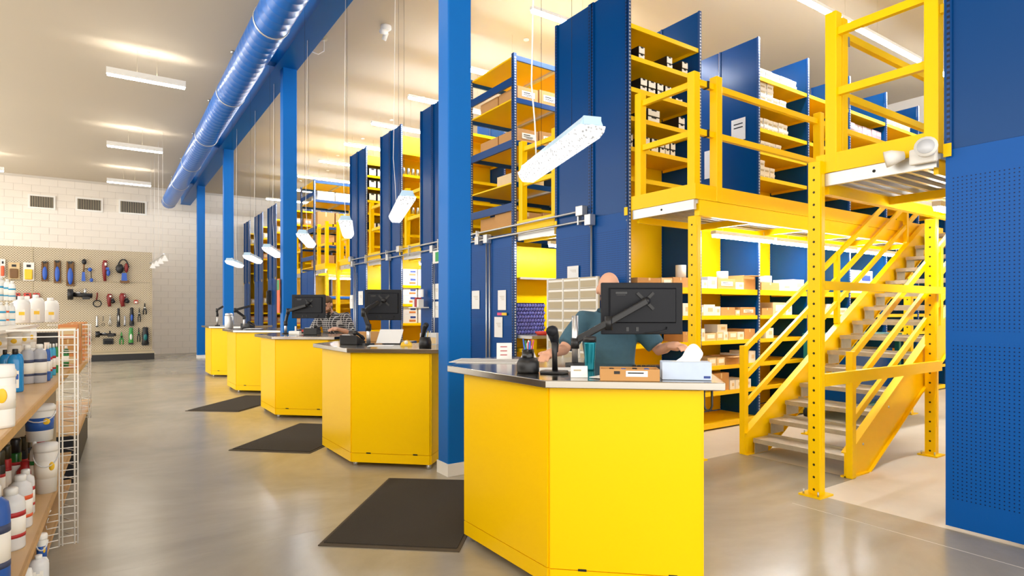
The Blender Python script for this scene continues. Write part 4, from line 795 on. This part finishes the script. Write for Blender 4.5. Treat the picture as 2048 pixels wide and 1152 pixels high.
def person(label, loc, rz, J, shirt, pants, bald, head_rot):
    t = thing('person', label, 'person', loc, rz)
    bd = B(); V = Vector
    pel, che, nek, hd = V(J['pelvis']), V(J['chest']), V(J['neck']), V(J['head'])
    bd.tube([pel-V((0,0,.1)), pel, (pel+che)/2, che, nek-V((0,0,.05))], [.125,.14,.135,.145,.08], 16); bd.tube([nek-V((0,0,.08)), nek, hd-V((0,0,.04))], [.07,.057,.055], 12)
    for s, q in ((-1,'L'),(1,'R')):
        sh, el, wr = V(J['sh'+q]), V(J['el'+q]), V(J['wr'+q])
        bd.tube([che+V((s*.06,0,.12)), sh, (sh+el)/2, el, (el+wr)/2, wr], [.065,.058,.048,.043,.04,.028], 12)
        dv = (wr-el).normalized(); hand(bd, wr, V(J['hd'+q]), V((0,-.3,1)), s*-1)
        hp = pel+V((s*.09,0,-.06)); kn, an = V((s*.11,-.03,.50)), V((s*.12,.03,.09))
        bd.tube([hp, (hp+kn)/2, kn, (kn+an)/2, an], [.1,.085,.062,.058,.042], 12)
    # head: skull, jaw, nose, brows, ears, lips
    hb = B(); hb.ball((0,.012,.03), .078, .098, .102, 20, 14); hb.ball((0,-.03,-.055), .058, .062, .062, 16, 10); hb.ball((0,-.07,-.095), .03, .022, .022, 10, 8)
    hb.tube([(0,-.088,.025),(0,-.103,0),(0,-.115,-.022),(0,-.098,-.032)], [.009,.012,.017,.012], 10); hb.ball((-.035,-.077,.034), .024, .014, .008, 10, 6); hb.ball((.035,-.077,.034), .024, .014, .008, 10, 6)
    hb.ball((0,-.085,-.062), .024, .012, .006, 10, 6); hb.ball((0,-.084,-.074), .02, .011, .006, 10, 6); hb.ball((-.08,.012,-.005), .013, .022, .033, 10, 8); hb.ball((.08,.012,-.005), .013, .022, .033, 10, 8)
    Rm = Matrix.Rotation(head_rot[2], 3, 'Z') @ Matrix.Rotation(head_rot[1], 3, 'Y') @ Matrix.Rotation(head_rot[0], 3, 'X')
    tr = lambda p: tuple(Rm @ V(p) + hd)
    bd.add([tr(p) for p in hb.v], hb.f, 0, True)
    soft(bd, 'body', 'skin', t, .0075, 3)
    for s in (-1, 1):
        e = B(); e.ball((0,0,0), .011, .009, .009, 10, 8); o = B().add([tr((p[0]+s*.033, p[1]-.078, p[2]+.012)) for p in e.v], e.f, 0, True).build('eye', 'black', t)
        e = B().tube([(s*.015,-.09,.036),(s*.033,-.094,.04),(s*.052,-.08,.036)], .004, 6); B().add([tr(p) for p in e.v], e.f, 0, True).build('eyebrow', 'hair', t)
    sb = B(); sb.tube([pel-V((0,0,.12)), pel, (pel+che)/2, che, che.lerp(nek, .5), nek-V((0,0,.015))], [.185,.19,.188,.205,.175,.09], 18)
    for s, q in ((-1,'L'),(1,'R')):
        sh, el, wr = V(J['sh'+q]), V(J['el'+q]), V(J['wr'+q]); sl = J['sleeve']; end = el+(wr-el)*(sl-1) if sl > 1 else sh+(el-sh)*sl
        pts = [che+V((s*.05,0,.1)), sh+V((0,0,-.005)), (sh+el)/2]; rs = [.125,.098,.08]
        if sl > 1: pts += [el, end]; rs += [.068,.056]
        else: pts += [end]; rs += [.074]
        sb.tube(pts, rs, 14)
    soft(sb, 'shirt', shirt, t, .012, 5)
    c_ = B(); 
    for k in range(2): c_.tube([tuple(nek+V((math.cos(a)*.075, math.sin(a)*.075-.005, -.012-.02*(math.sin(a) < -.5)))) for a in [2*math.pi*i/14 for i in range(15)]], .016, 8)
    c_.build('collar', shirt, t)
    tb = B()
    for s in (-1, 1):
        hp = pel+V((s*.085,0,-.05)); kn, an = V((s*.11,-.03,.50)), V((s*.12,.03,.07)); tb.tube([pel+V((s*.06,0,.02)), hp, (hp+kn)/2, kn, (kn+an)/2, an], [.125,.122,.1,.078,.072,.065], 14)
    soft(tb, 'trousers', pants, t, .014, 4)
    for s in (-1, 1): B().tube([(s*.12,.08,.045),(s*.12,0,.05),(s*.125,-.1,.04),(s*.13,-.17,.03)], [.04,.05,.045,.028], 12).build('shoe', 'black', t)
    if not bald:
        u_ = B(); u_.ball(tuple(nek+V((0,-.06,-.05))), .045, .04, .07, 12, 8); u_.build('undershirt', 'black_cloth', t)
        h_ = B(); h_.ball((0,.022,.05), .087, .102, .096, 20, 12); keep = [f for f in h_.f if sum(h_.v[i][2] for i in f)/len(f) > (.045 if sum(h_.v[i][1] for i in f)/len(f) < -.02 else -.01)]
        o = B().add([tr(p) for p in h_.v], keep, 0, True).build('hair', 'hair', t); o.modifiers.new('solid', 'SOLIDIFY').thickness = .008
        g_ = B(); g_.ball((0,-.028,-.07), .064, .066, .058, 18, 12); keep = [f for f in g_.f if sum(g_.v[i][2] for i in f)/len(f) < -.062 or abs(sum(g_.v[i][0] for i in f)/len(f)) > .05]
        o = B().add([tr(p) for p in g_.v], keep, 0, True).build('beard', 'beard', t); o.modifiers.new('solid', 'SOLIDIFY').thickness = .006
    else:
        h_ = B(); h_.ball((0,.02,.02), .083, .1, .085, 20, 12); keep = [f for f in h_.f if -.05 < sum(h_.v[i][2] for i in f)/len(f) < .03 and sum(h_.v[i][1] for i in f)/len(f) > .02]
        o = B().add([tr(p) for p in h_.v], keep, 0, True).build('hair', 'beard', t)
    return t
p = at_d(1218, 620, 4.5)
person('bald man in a slate blue shirt working behind the nearest counter', (p.x, p.y, 0), -YAW, dict(pelvis=(.02,.06,.97), chest=(0,.0,1.26), neck=(-.01,-.06,1.51), head=(-.02,-.10,1.645),
    shL=(-.2,-.02,1.41), elL=(-.36,-.16,1.21), wrL=(-.46,-.42,1.21), hdL=(-.05,-.1,-.02), shR=(.2,-.02,1.41), elR=(.36,-.1,1.2), wrR=(.37,-.34,1.25), hdR=(.05,-.1,0), sleeve=.85), 'teal_shirt', 'jeans', True, (.22, .05, -.15))
p = at_d(668, 620, 9.9)
person('bearded man in a grey plaid shirt looking down behind third counter', (p.x, p.y, 0), -YAW, dict(pelvis=(.03,.1,.95), chest=(.02,-.02,1.22), neck=(-.03,-.12,1.46), head=(-.06,-.19,1.585),
    shL=(-.19,-.08,1.38), elL=(-.33,-.14,1.13), wrL=(-.2,-.36,1.18), hdL=(.04,-.1,-.03), shR=(.22,-.06,1.38), elR=(.33,-.12,1.12), wrR=(.14,-.34,1.2), hdR=(-.06,-.1,-.01), sleeve=1.3), 'plaid', 'black_cloth', False, (.42, -.06, -.25))

# ---------------------------------------------------------------- display wall with tools
YP = 23.85; r0 = at_y(303.6, 505, YP); zt, zb_ = r0.z, at_y(303.6, 697, YP).z; XR = r0.x; XL = XR-5.0; zfl = fz(YP-.3)
t = thing('tool_display', 'beige pegboard display wall with black base at far left', 'display', (XR, YP, zfl)); Zt, Zb = zt-zfl, zb_-zfl; zm = at_y(303, 566, YP).z-zfl
for x in (0, -1.22*1, -1.22*2, -1.22*3):
    pass
B().box(-5, 0, .05, .8, 0, Zt).build('carcass', 'gray_beige', t)
for k_, (xa, xb) in enumerate(((-3.2, 0), (-5, -3.21))):
    for za, zc in ((Zb, zm-.005), (zm+.005, Zt)): B().box(xa+.01, xb-.01, 0, .05, za, zc).build('pegboard_panel', 'pegboard', t)
B().box(-5, .0, -.02, .05, .28, Zb).build('lower_rail', 'gray_beige', t)
B().box(-5, .05, -.5, .05, .22, .28).build('base_deck', 'gray_beige', t); B().box(-5, .05, -.48, .05, 0, .22).build('kick_board', 'black', t)
for x in (-.005, -3.205): B().box(x-.015, x+.015, -.012, .0, Zb, Zt).build('upright_rail', 'gray_beige', t)
KIND = {'pack': 'packaged tool on a card', 'plier': 'small hand tool', 'rod': 'black horizontal tool', 'loop': 'black loop tool', 'grip': 'hand tool with grip', 'headset': 'headset shaped tool', 'tall': 'slim upright tool'}
def tool(kind, px0, px1, yt, yb, c1, c2, label):
    a, c = at_y(px0, yb, YP-.1), at_y(px1, yt, YP-.1); w, h = c.x-a.x, c.z-a.z
    t = thing('display_tool', label, 'tool', ((a.x+c.x)/2, YP, a.z), group='tools hung on the pegboard'); y = -.1
    B().tube([(0, -.001, h*.93+.03), (0, y-.03, h*.93+.03), (0, y-.04, h*.93+.05)], .006, 5).build('hook', 'galv', t)
    if kind == 'rod': y = -.3
    if kind == 'pack':
        B().box(-w/2, w/2, -.05, -.04, 0, h).build('card', c1, t); B().box(-w*.36, w*.36, -.13, -.05, h*.06, h*.62).build('blister', c2, t, bevel=.02); B().box(-w*.2, w*.2, -.056, -.05, h*.74, h*.88).build('card_print', 'black', t)
    elif kind == 'bluepack':
        B().extr([(-w*.5,0),(w*.5,0),(w*.46,h),(-w*.46,h)], (0,-.04,0), (1,0,0), (0,0,1), 0, .012).build('card', 'tool_brown', t); B().ball((0,-.085,h*.4), w*.34, .04, h*.34, 12, 10).build('tool_body', c1, t); B().tube([(-w*.3,-.07,h*.1),(-w*.22,-.08,h*.55),(-w*.32,-.07,h*.95)], w*.09, 8).build('handle', c2, t); B().tube([(w*.3,-.07,h*.1),(w*.22,-.08,h*.55),(w*.32,-.07,h*.95)], w*.09, 8).build('handle', c2, t); B().box(-w*.34, w*.34, -.075, -.05, h*.9, h).build('top_clip', 'black', t)
    elif kind == 'rod':
        B().cyl((-w*.5,y,h*.5), (-w*.28,y,h*.5), h*.46, 14).build('head', c1, t); B().cyl((-w*.28,y,h*.5), (w*.5,y,h*.4), h*.2, 12).build('shaft', c1, t); B().box(w*.1, w*.4, y-.06, y+.05, h*.1, h*.6).build('clamp', c1, t); B().cyl((w*.2,y,h*.5), (w*.2,y,h), h*.1, 8).build('knob', c2, t); B().cyl((-w*.2,y,h*.62), (.0,y,h*.6), h*.14, 10).build('collar', 'galv', t)
    elif kind == 'loop':
        r = w*.42; B().tube([(math.sin(k*2*math.pi/18)*r, y, r+.02-math.cos(k*2*math.pi/18)*r) for k in range(19)], w*.07, 8).build('ring', c1, t); B().tube([(-w*.1,y,h*.5),(0,y,h*.75),(0,y,h)], w*.08, 8).build('handle', c2, t)
    elif kind == 'grip':
        B().tube([(-w*.1,y,h),(-w*.15,y,h*.75),(-w*.2,y,h*.4),(-w*.1,y,0)], [w*.22,w*.3,w*.2,w*.18], 12).build('body', c1, t); B().ball((w*.25,y-.01,h*.4), w*.22, .06, h*.16, 12, 8).build('knob', c2, t); B().box(-w*.2, w*.35, y-.05, y+.04, h*.55, h*.66).build('jaw', c2, t); B().box(-w*.16, w*.06, y-.075, y-.05, h*.74, h*.88).build('badge', 'white', t)
    elif kind == 'headset':
        r = w*.38; B().tube([(math.cos(k*math.pi/12)*r, y, h*.62+math.sin(k*math.pi/12)*h*.35) for k in range(13)], w*.06, 8).build('band', 'black', t); B().ball((-r*.7,y-.02,h*.58), w*.3, .08, h*.2, 14, 10).build('ear_cup', c2, t); B().ball((r*.6,y,h*.62), w*.16, .06, h*.2, 12, 8).build('ear_cup', 'tool_red', t); B().extr([(-w*.16,0),(w*.3,0),(w*.24,h*.4),(-w*.1,h*.4)], (0,y,0), (1,0,0), (0,0,1), -.05, .05).build('holder', c1, t); B().box(-w*.25, w*.45, y-.06, y+.05, -.01, h*.08).build('foot', 'tool_brown', t)
    elif kind == 'dangle':
        B().ball((-w*.25,y,h*.86), w*.2, .05, h*.13, 12, 8).build('head', 'black', t); B().tube([(-w*.25,y,h*.8),(-w*.3,y,h*.4)], w*.07, 8).build('stem', 'tool_brown', t); B().extr([(-w*.46,0),(-w*.14,0),(-w*.2,h*.4),(-w*.4,h*.4)], (0,y,0), (1,0,0), (0,0,1), -.04, .04).build('grip', c1, t); B().tube([(-w*.2,y,h*.55),(w*.1,y,h*.55),(w*.3,y,h*.5),(w*.33,y,h*.1)], w*.035, 8).build('cord', 'black', t); B().ball((w*.22,y,h*.52), w*.18, .05, h*.09, 10, 8).build('clip', c1, t); B().ball((w*.33,y,h*.05), w*.15, .05, h*.09, 10, 8).build('plug', c1, t)
    elif kind == 'plier':
        B().tube([(0,y,h),(-w*.06,y,h*.6),(-w*.34,y,h*.3),(-w*.3,y,0)], [w*.1,w*.18,w*.16,w*.13], 8).build('handle', c1, t); B().tube([(0,y,h),(w*.06,y,h*.6),(w*.34,y,h*.3),(w*.3,y,0)], [w*.1,w*.18,w*.16,w*.13], 8).build('handle', c1, t); B().cyl((0,y-.05,h*.62),(0,y+.05,h*.62), w*.2, 10).build('pivot', c2, t)
    else:
        B().lathe([(w*.3,0),(w*.46,h*.08),(w*.36,h*.3),(w*.4,h*.6),(w*.3,h*.8),(w*.34,h*.95),(w*.2,h)], (0,y,0), 14, sy=.6).build('body', c1, t); B().ball((0,y-w*.22,h*.45), w*.22, .03, h*.18, 10, 8).build('inset', c2, t); B().box(-w*.4, w*.4, y-.05, y+.04, 0, h*.1).build('foot', 'black', t)
for a in [('pack', 0, 10, 518, 554, 'white', 'label_orange', 'white carded tool at the left edge of the pegboard'), ('pack', 16, 39, 525, 558, 'carton_pale', 'tool_brown', 'brown packaged tool with white label on pegboard'), ('pack', 46, 68, 525, 561, 'white', 'label_yellow', 'white card with yellow tool on pegboard'),
          ('bluepack', 82, 97, 523, 562, 'tool_blue', 'tool_brown', 'blue carded pruner, leftmost of three on pegboard'), ('bluepack', 107, 122, 521, 566, 'tool_blue', 'tool_brown', 'blue carded pruner, middle of three on pegboard'), ('bluepack', 132, 149, 523, 572, 'tool_blue', 'tool_brown', 'blue carded pruner, rightmost and longest of three'),
          ('dangle', 162, 187, 518, 562, 'tool_blue', 'black', 'blue and black corded tool dangling on pegboard'), ('grip', 203, 221, 521, 562, 'tool_red', 'tool_blue', 'red and blue tool left of the headset on pegboard'), ('headset', 233, 260, 518, 565, 'tool_blue', 'black', 'black headset tool with blue holder at upper right'),
          ('rod', 136, 185, 578, 601, 'black', 'galv', 'long black clamp tool in the middle of pegboard'), ('loop', 185, 204, 585, 615, 'black', 'tool_red', 'black loop handled tool on pegboard'), ('grip', 212, 231, 588, 613, 'tool_red', 'black', 'dark red gripped tool, left of two'), ('grip', 237, 260, 587, 613, 'tool_red', 'black', 'dark red gripped tool, right of two'), ('pack', 268, 276, 600, 607, 'tray_red', 'white', 'tiny red packet on the right of pegboard'),
          ('tall', 191, 197, 632, 654, 'galv', 'white', 'slim silver tool in the third pegboard row'), ('loop', 203, 210, 632, 653, 'black', 'black', 'small black looped tool in third row'), ('plier', 217, 223, 629, 653, 'galv', 'black', 'small silver pliers in the third row'), ('tall', 233, 241, 616, 654, 'black', 'galv', 'long black tool in the third row'), ('tall', 247, 252, 632, 652, 'bottle_grey', 'white', 'short grey tool in the third row'), ('tall', 258, 269, 615, 652, 'black', 'tool_blue', 'black tool with blue inset on pegboard'), ('plier', 275, 282, 616, 644, 'black', 'galv', 'black pliers right of the blue inset tool'), ('plier', 285, 294, 607, 629, 'black', 'white', 'black pliers at the right pegboard edge'),
          ('rod', 191, 232, 661, 675, 'black', 'black', 'short black clamp tool in the lowest row'), ('pack', 206, 227, 677, 689, 'black', 'charcoal', 'black comb shaped tool beneath the clamp'), ('plier', 238, 248, 664, 689, 'tool_green', 'black', 'small green pliers in the lowest row'), ('tall', 256, 268, 655, 689, 'tool_green', 'white', 'green upright tool in the lowest row'), ('plier', 274, 281, 655, 684, 'black', 'tool_green', 'black and green pliers in the lowest row'), ('tall', 282, 299, 654, 691, 'black', 'teal', 'large dark tool with teal inset at lower right'), ('grip', 176, 184, 664, 690, 'label_orange', 'black', 'orange and black tool half hidden by wire rack'),
          ('pack', 30, 40, 586, 602, 'tray_red', 'black', 'red box behind the white jugs, left of three'), ('pack', 47, 62, 586, 602, 'tray_red', 'white', 'red box behind the white jugs, middle of three'), ('pack', 66, 79, 586, 602, 'tray_red', 'black', 'red box behind the white jugs, right of three')]:
    tool(*a)

# ---------------------------------------------------------------- product shelf at the left
GA = math.radians(1.37)
def gl(x, y): return (x*math.cos(GA)+y*math.sin(GA), -x*math.sin(GA)+y*math.cos(GA))
t = thing('product_shelf', 'wooden display shelf of cleaning products at the left edge', 'shelf', (0, 0, 0), -GA)
def gshelf(x0, x1, y0, y1, z, th, nm):
    o = B().box(x0, x1-.012, y0, y1, z-th, z).build(nm, 'wood', t); B().box(x1-.012, x1, y0, y1, z-th, z).build('shelf_edge', 'wood_edge', o)
gshelf(-1.3, -.41, .9, 6.2, 1.0, .04, 'upper_shelf'); gshelf(-1.3, -.40, .9, 6.2, .31, .04, 'lower_shelf'); gshelf(-1.3, -.40, .9, 6.2, .08, .03, 'base_shelf')
B().box(-1.32, -1.3, .9, 6.2, 0, 1.75).build('back_panel', 'gray_beige', t); B().box(-1.3, -.62, 4.3, 6.3, 1.36, 1.38).build('top_shelf', 'wire_white', t)
for y in (.92, 3.6, 6.18): B().box(-1.3, -.5, y-.015, y+.015, 0, .98).build('side_bracket', 'gray_beige', t)
B().box(-1.25, -.45, .9, 6.2, 0, .05).build('plinth', 'charcoal', t)
gshelf(-1.3, -.36, 6.4, 8.6, .98, .04, 'upper_shelf'); gshelf(-1.3, -.36, 6.4, 8.6, .45, .04, 'lower_shelf'); B().box(-1.25, -.4, 6.4, 8.6, 0, .41).build('cabinet_base', 'charcoal', t)
def wire_rack(label, y, x0, x1, z0, z1, n, back):
    px, py = gl(0, y); t = thing('wire_rack', label, 'rack', (px, py, 0), -GA)
    for x in (x0, x1):
        for dx in (0, .016): B().cyl((x+dx, 0, z0), (x+dx, 0, z1), .0045, 6).build('upright_wire', 'wire_white', t)
    for k_ in range(n):
        z = z0+.01+(z1-z0-.02)*k_/(n-1); B().cyl((x0, 0, z), (x1+.016, 0, z), .0032, 5).build('rung', 'wire_white', t)
        if k_ % 2 == 0: B().tube([(x1, 0, z), (x1-.005, back*.5, z), (x0, back, z)], .0028, 5).build('basket_wire', 'wire_white', t)
    for k_ in range(6): B().tube([(x0, 0, z0+.04*k_), (x0-.06, 0, z0+.04*k_-.005), (x0-.1+.012*k_, .01, z0+.045*k_)], .003, 5).build('hook_wire', 'wire_white', t)
    B().box(x0-.25, x1, -.004, .004, z1-.05, z1-.044).build('top_wire', 'wire_white', t); B().box(x0-.25, x1, -.004, .004, z1-.012, z1).build('top_wire', 'wire_white', t)
wire_rack('tall white wire rack clipped to the near shelf end', 4.54, -.352, -.276, .06, 1.385, 30, .25)
wire_rack('second white wire rack further along the shelf', 7.3, -.41, -.33, .42, 1.36, 24, .3)
# containers: (x0,x1 px), y top, y bottom, support height
def cont(kind, px0, px1, yt, yb, zs, label, c1='plastic_white', c2='label_blue', off=0.0, group='cleaning products on the left shelf'):
    p = at_z((px0+px1)/2, yb, zs) if off == 0 else at_d((px0+px1)/2, yb, off); d = p.x*FW[0]+p.y*FW[1]; r = (px1-px0)/2*d/F_PX; h = (yb-yt)*d/F_PX; z0 = zs
    s = 1+r/d; t = thing(kind, label, {'jug': 'jug', 'tub': 'tub', 'bucket': 'bucket', 'spray_can': 'spray can', 'bottle': 'bottle'}[kind], (p.x*s, p.y*s, z0+.001), -YAW+.6, group=group)
    R_ = r*s; H_ = h*s
    if kind == 'tub':
        B().lathe([(R_*.92,0),(R_*.95,H_*.05),(R_*.97,H_*.8),(R_*.9,H_*.82)], n=24).build('body', c1, t); B().lathe([(R_,H_*.8),(R_*1.03,H_*.82),(R_*1.03,H_*.9),(R_*.95,H_*.93),(R_*.9,H_)], n=24).build('lid', 'plastic_white', t)
        B().lathe([(R_*.98,H_*.3),(R_*.985,H_*.68)], n=24).build('label_band', 'label_white', t); B().ball((R_*.2,-R_*.93,H_*.52), R_*.35, R_*.1, H_*.12, 12, 8).build('label_mark', c2, t)
    elif kind == 'jug':
        B().lathe([(R_*.93,0),(R_,H_*.04),(R_,H_*.66),(R_*.94,H_*.75),(R_*.7,H_*.84),(R_*.36,H_*.88)], n=24, sy=.85).build('body', c1, t); B().lathe([(R_*.36,H_*.86),(R_*.36,H_*.99),(R_*.3,H_)], n=18).build('cap', 'plastic_white' if c1 != 'liquid_blue' else 'black', t)
        B().tube([(R_*.3,0,H_*.88),(R_*.7,0,H_*.86),(R_*.88,0,H_*.72)], R_*.12, 8).build('handle', c1, t)
        B().obox((0,-R_*.8,H_*.3),(1,0,0),(0,0,1),R_*.5,H_*.2,R_*.03).build('label_band', 'label_white', t); B().obox((R_*.15,-R_*.84,H_*.36),(1,0,0),(0,0,1),R_*.3,H_*.06,R_*.02).build('label_mark', c2, t)
    elif kind == 'bucket':
        B().lathe([(R_*.82,0),(R_*.95,H_*.86),(R_*.93,H_*.87)], n=28).build('body', 'plastic_white', t); B().lathe([(R_,H_*.84),(R_*1.02,H_*.88),(R_*1.02,H_*.95),(R_*.9,H_)], n=28).build('lid', 'plastic_white', t)
        B().lathe([(R_*.875,H_*.3),(R_*.925,H_*.66)], n=28).build('label_band', c2, t); B().ball((R_*.45,-R_*.8,H_*.55), R_*.25, R_*.12, H_*.09, 12, 8).build('label_mark', 'label_yellow', t); B().tube([(math.cos(a)*R_*1.0, math.sin(a)*R_*1.0, H_*(.8+.25*math.sin(a))) for a in [math.pi+k*math.pi/10 for k in range(11)]], .004, 6).build('handle', 'plastic_clear', t)
    elif kind == 'spray_can':
        B().lathe([(R_,0),(R_,H_*.7),(R_*.9,H_*.74)], n=20).build('body', c1, t); B().lathe([(R_*.92,H_*.72),(R_*.92,H_*.97),(R_*.82,H_)], n=20).build('cap', c2, t); B().lathe([(R_*1.01,H_*.15),(R_*1.01,H_*.55)], n=20).build('label_band', 'label_white', t); B().lathe([(R_*1.015,H_*.5),(R_*1.015,H_*.56)], n=20).build('label_stripe', 'label_red', t)
    else:
        B().lathe([(R_*.94,0),(R_,H_*.03),(R_,H_*.72),(R_*.9,H_*.82),(R_*.5,H_*.88),(R_*.42,H_*.9)], n=24).build('body', c1, t); B().lathe([(R_*.5,H_*.88),(R_*.5,H_*.98),(R_*.42,H_)], n=16).build('cap', 'plastic_white', t)
        B().lathe([(R_*1.01,H_*.2),(R_*1.01,H_*.62)], n=24).build('label_band', 'label_white', t); B().lathe([(R_*1.015,H_*.54),(R_*1.015,H_*.62)], n=24).build('label_stripe', c2, t); B().lathe([(R_*1.015,H_*.2),(R_*1.015,H_*.26)], n=24).build('label_stripe', c2, t)
    return t
Z1, Z2, Z0, Z3 = 1.0, .31, .08, 1.38
for a in [('tub', -26, 25, 735, 860, Z1, 'white tub with yellow badge at the left picture edge', 'plastic_white', 'label_yellow'), ('jug', 17, 44, 700, 786, Z1, 'large blue liquid jug with black cap, front one', 'liquid_blue', 'label_blue'), ('jug', 0, 20, 701, 778, Z1, 'blue liquid jug half hidden behind the front one', 'liquid_blue', 'label_orange'),
          ('bottle', 43, 66, 692, 769, Z1, 'grey bottle with white cap, left of two', 'bottle_grey', 'label_navy'), ('bottle', 67, 91, 690, 767, Z1, 'grey bottle with white cap, right of two', 'bottle_grey', 'label_navy'), ('bottle', 91, 100, 690, 762, Z1, 'slim blue and white bottle, first after the grey bottles', 'label_blue', 'label_blue'), ('bottle', 97, 104, 688, 757, Z1, 'slim blue and red bottle, second after the grey bottles', 'label_cyan', 'label_red'), ('bottle', 103, 111, 688, 751, Z1, 'slim blue and red bottle, third after the grey bottles', 'label_cyan', 'label_red'), ('bottle', 110, 116, 687, 746, Z1, 'slim green bottle, last of the slim bottles', 'label_green', 'label_green'), ('bottle', 127, 137, 693, 735, Z1, 'dark green bottle seen through the wire rack', 'glass_green', 'label_green'),
          ('jug', 27, 57, 593, 647, Z3, 'big white jug on the top shelf, left of three', 'plastic_white', 'label_yellow'), ('jug', 57.5, 86, 590, 646, Z3, 'big white jug on the top shelf, middle of three', 'plastic_white', 'label_yellow'), ('jug', 86.5, 115, 596, 645, Z3, 'big white jug on the top shelf, right of three', 'plastic_white', 'label_yellow'),
          ('bottle', -12, 9, 605, 652, Z3, 'white bottle with blue label at left edge of top shelf', 'plastic_white', 'label_cyan'), ('bottle', 9.5, 17.5, 604, 651, Z3, 'white bottle with orange and blue label on top shelf', 'plastic_white', 'label_orange'), ('bottle', 18, 29, 606, 650, Z3, 'white bottle with yellow and cyan label on top shelf', 'plastic_white', 'label_cyan'),
          ('bottle', -45, 13, 985, 1190, Z2, 'blue bottle with white cap in the lower left corner', 'label_blue', 'label_navy'), ('bottle', -2, 45, 985, 1107, Z2, 'white bottle with red banded label on the lower shelf', 'plastic_clear', 'label_red'), ('bottle', 20, 60, 957, 1062, Z2, 'clear bottle with orange label on the lower shelf', 'plastic_clear', 'label_orange'), ('bottle', 36, 66, 944, 1034, Z2, 'clear bottle behind the orange labelled one', 'plastic_clear', 'label_red'),
          ('bucket', 72, 113, 893, 990, Z2, 'white bucket on the lower shelf by the wire rack', 'plastic_white', 'label_white'),
          ('spray_can', -12, 8, 905, 1010, Z2, 'dark capped spray can at the left picture edge', 'box_black', 'olive_cap'), ('spray_can', 5, 21, 893, 995, Z2, 'spray can with red label and olive cap', 'label_red', 'olive_cap'), ('spray_can', 22, 41, 880, 985, Z2, 'dark green spray can with black cap', 'glass_green', 'black'), ('spray_can', 40, 54, 876, 975, Z2, 'spray can with white label and dark cap, second last', 'charcoal', 'olive_cap'), ('spray_can', 50, 61, 872, 965, Z2, 'spray can with white label and dark cap, last in row', 'charcoal', 'olive_cap'), ('bottle', 61, 77, 886, 985, Z2, 'clear domed bottle with green label beside the bucket', 'plastic_clear', 'label_green'),
          ('bucket', 74, 93, 1072, 1140, Z0, 'small white bucket on the base shelf', 'plastic_white', 'label_blue'), ('jug', 60, 94, 1118, 1175, Z0, 'clear jug on the base shelf at the picture bottom', 'plastic_clear', 'label_white'), ('jug', 42, 63, 1135, 1195, Z0, 'white jug on the base shelf at the bottom edge', 'plastic_white', 'label_blue')]:
    cont(*a)
# things standing on others
p = at_z(92, 990, Z2); p = at_d(79, 886, p.x*FW[0]+p.y*FW[1]+.06); cont('bucket', 54, 105, 815, 886, p.z, 'white bucket with blue label stacked on another bucket', off=p.x*FW[0]+p.y*FW[1])
for i, (a0, a1) in enumerate(((-14, 9), (9, 20), (18.5, 30))):
    q = at_z((a0+a1)/2, 651, Z3); zz = Z3+(651-604.5)*(q.x*FW[0]+q.y*FW[1])/F_PX+.012; cont('bottle', a0, a1, 557+i*4, 604, zz, ['white bottle stacked on the top shelf bottles, leftmost', 'white bottle stacked on the top shelf bottles, middle', 'white bottle stacked on the top shelf bottles, rightmost'][i], 'plastic_white', 'label_cyan', off=q.x*FW[0]+q.y*FW[1])
for i, (a0, a1) in enumerate(((-20, 10), (10, 40), (36, 58), (52, 71))):
    for k_ in range(2):
        d = 4.3+.25*i; q = at_d((a0+a1)/2, 760, d); cont('tub', a0, a1, 658, 700, Z1+k_*.175, '%s white tub at the back of the upper shelf, %s layer' % (ORD[i], ['lower', 'upper'][k_]), 'plastic_white', 'label_yellow', off=d)
x, y = gl(-.63, 7.05); t = thing('black_box', 'black glossy box on the upper shelf behind the wire rack', 'box', (x, y, .981), -GA); B().box(-.13, .1, -.1, .1, 0, .31).build('shell', 'black_gloss', t); B().box(-.02, .02, -.102, -.1, .1, .22).build('mark', 'white', t)
for i in range(4):
    for k_ in range(3):
        x, y = gl(-.45, 6.6+.45*i); put_box('orange' if (i+k_) % 2 == 0 else 'carton', x, y, .981+k_*.13, .14, .2, .127, 'stacked behind the second wire rack', -GA)
for i in range(5):
    x, y = gl(-.56, 5.0+.24*i); o = B().lathe([(.05,0),(.05,.14),(.03,.17),(.03,.2)], n=14).build('bottle', ['label_red', 'tool_brown', 'box_black', 'label_red', 'gray_beige'][i], None, loc=(x, y, Z2+.001)); tag(o, '%s dark small bottle behind the tall wire rack, lower shelf' % ORD[i], 'bottle', 'small bottles behind the wire rack')
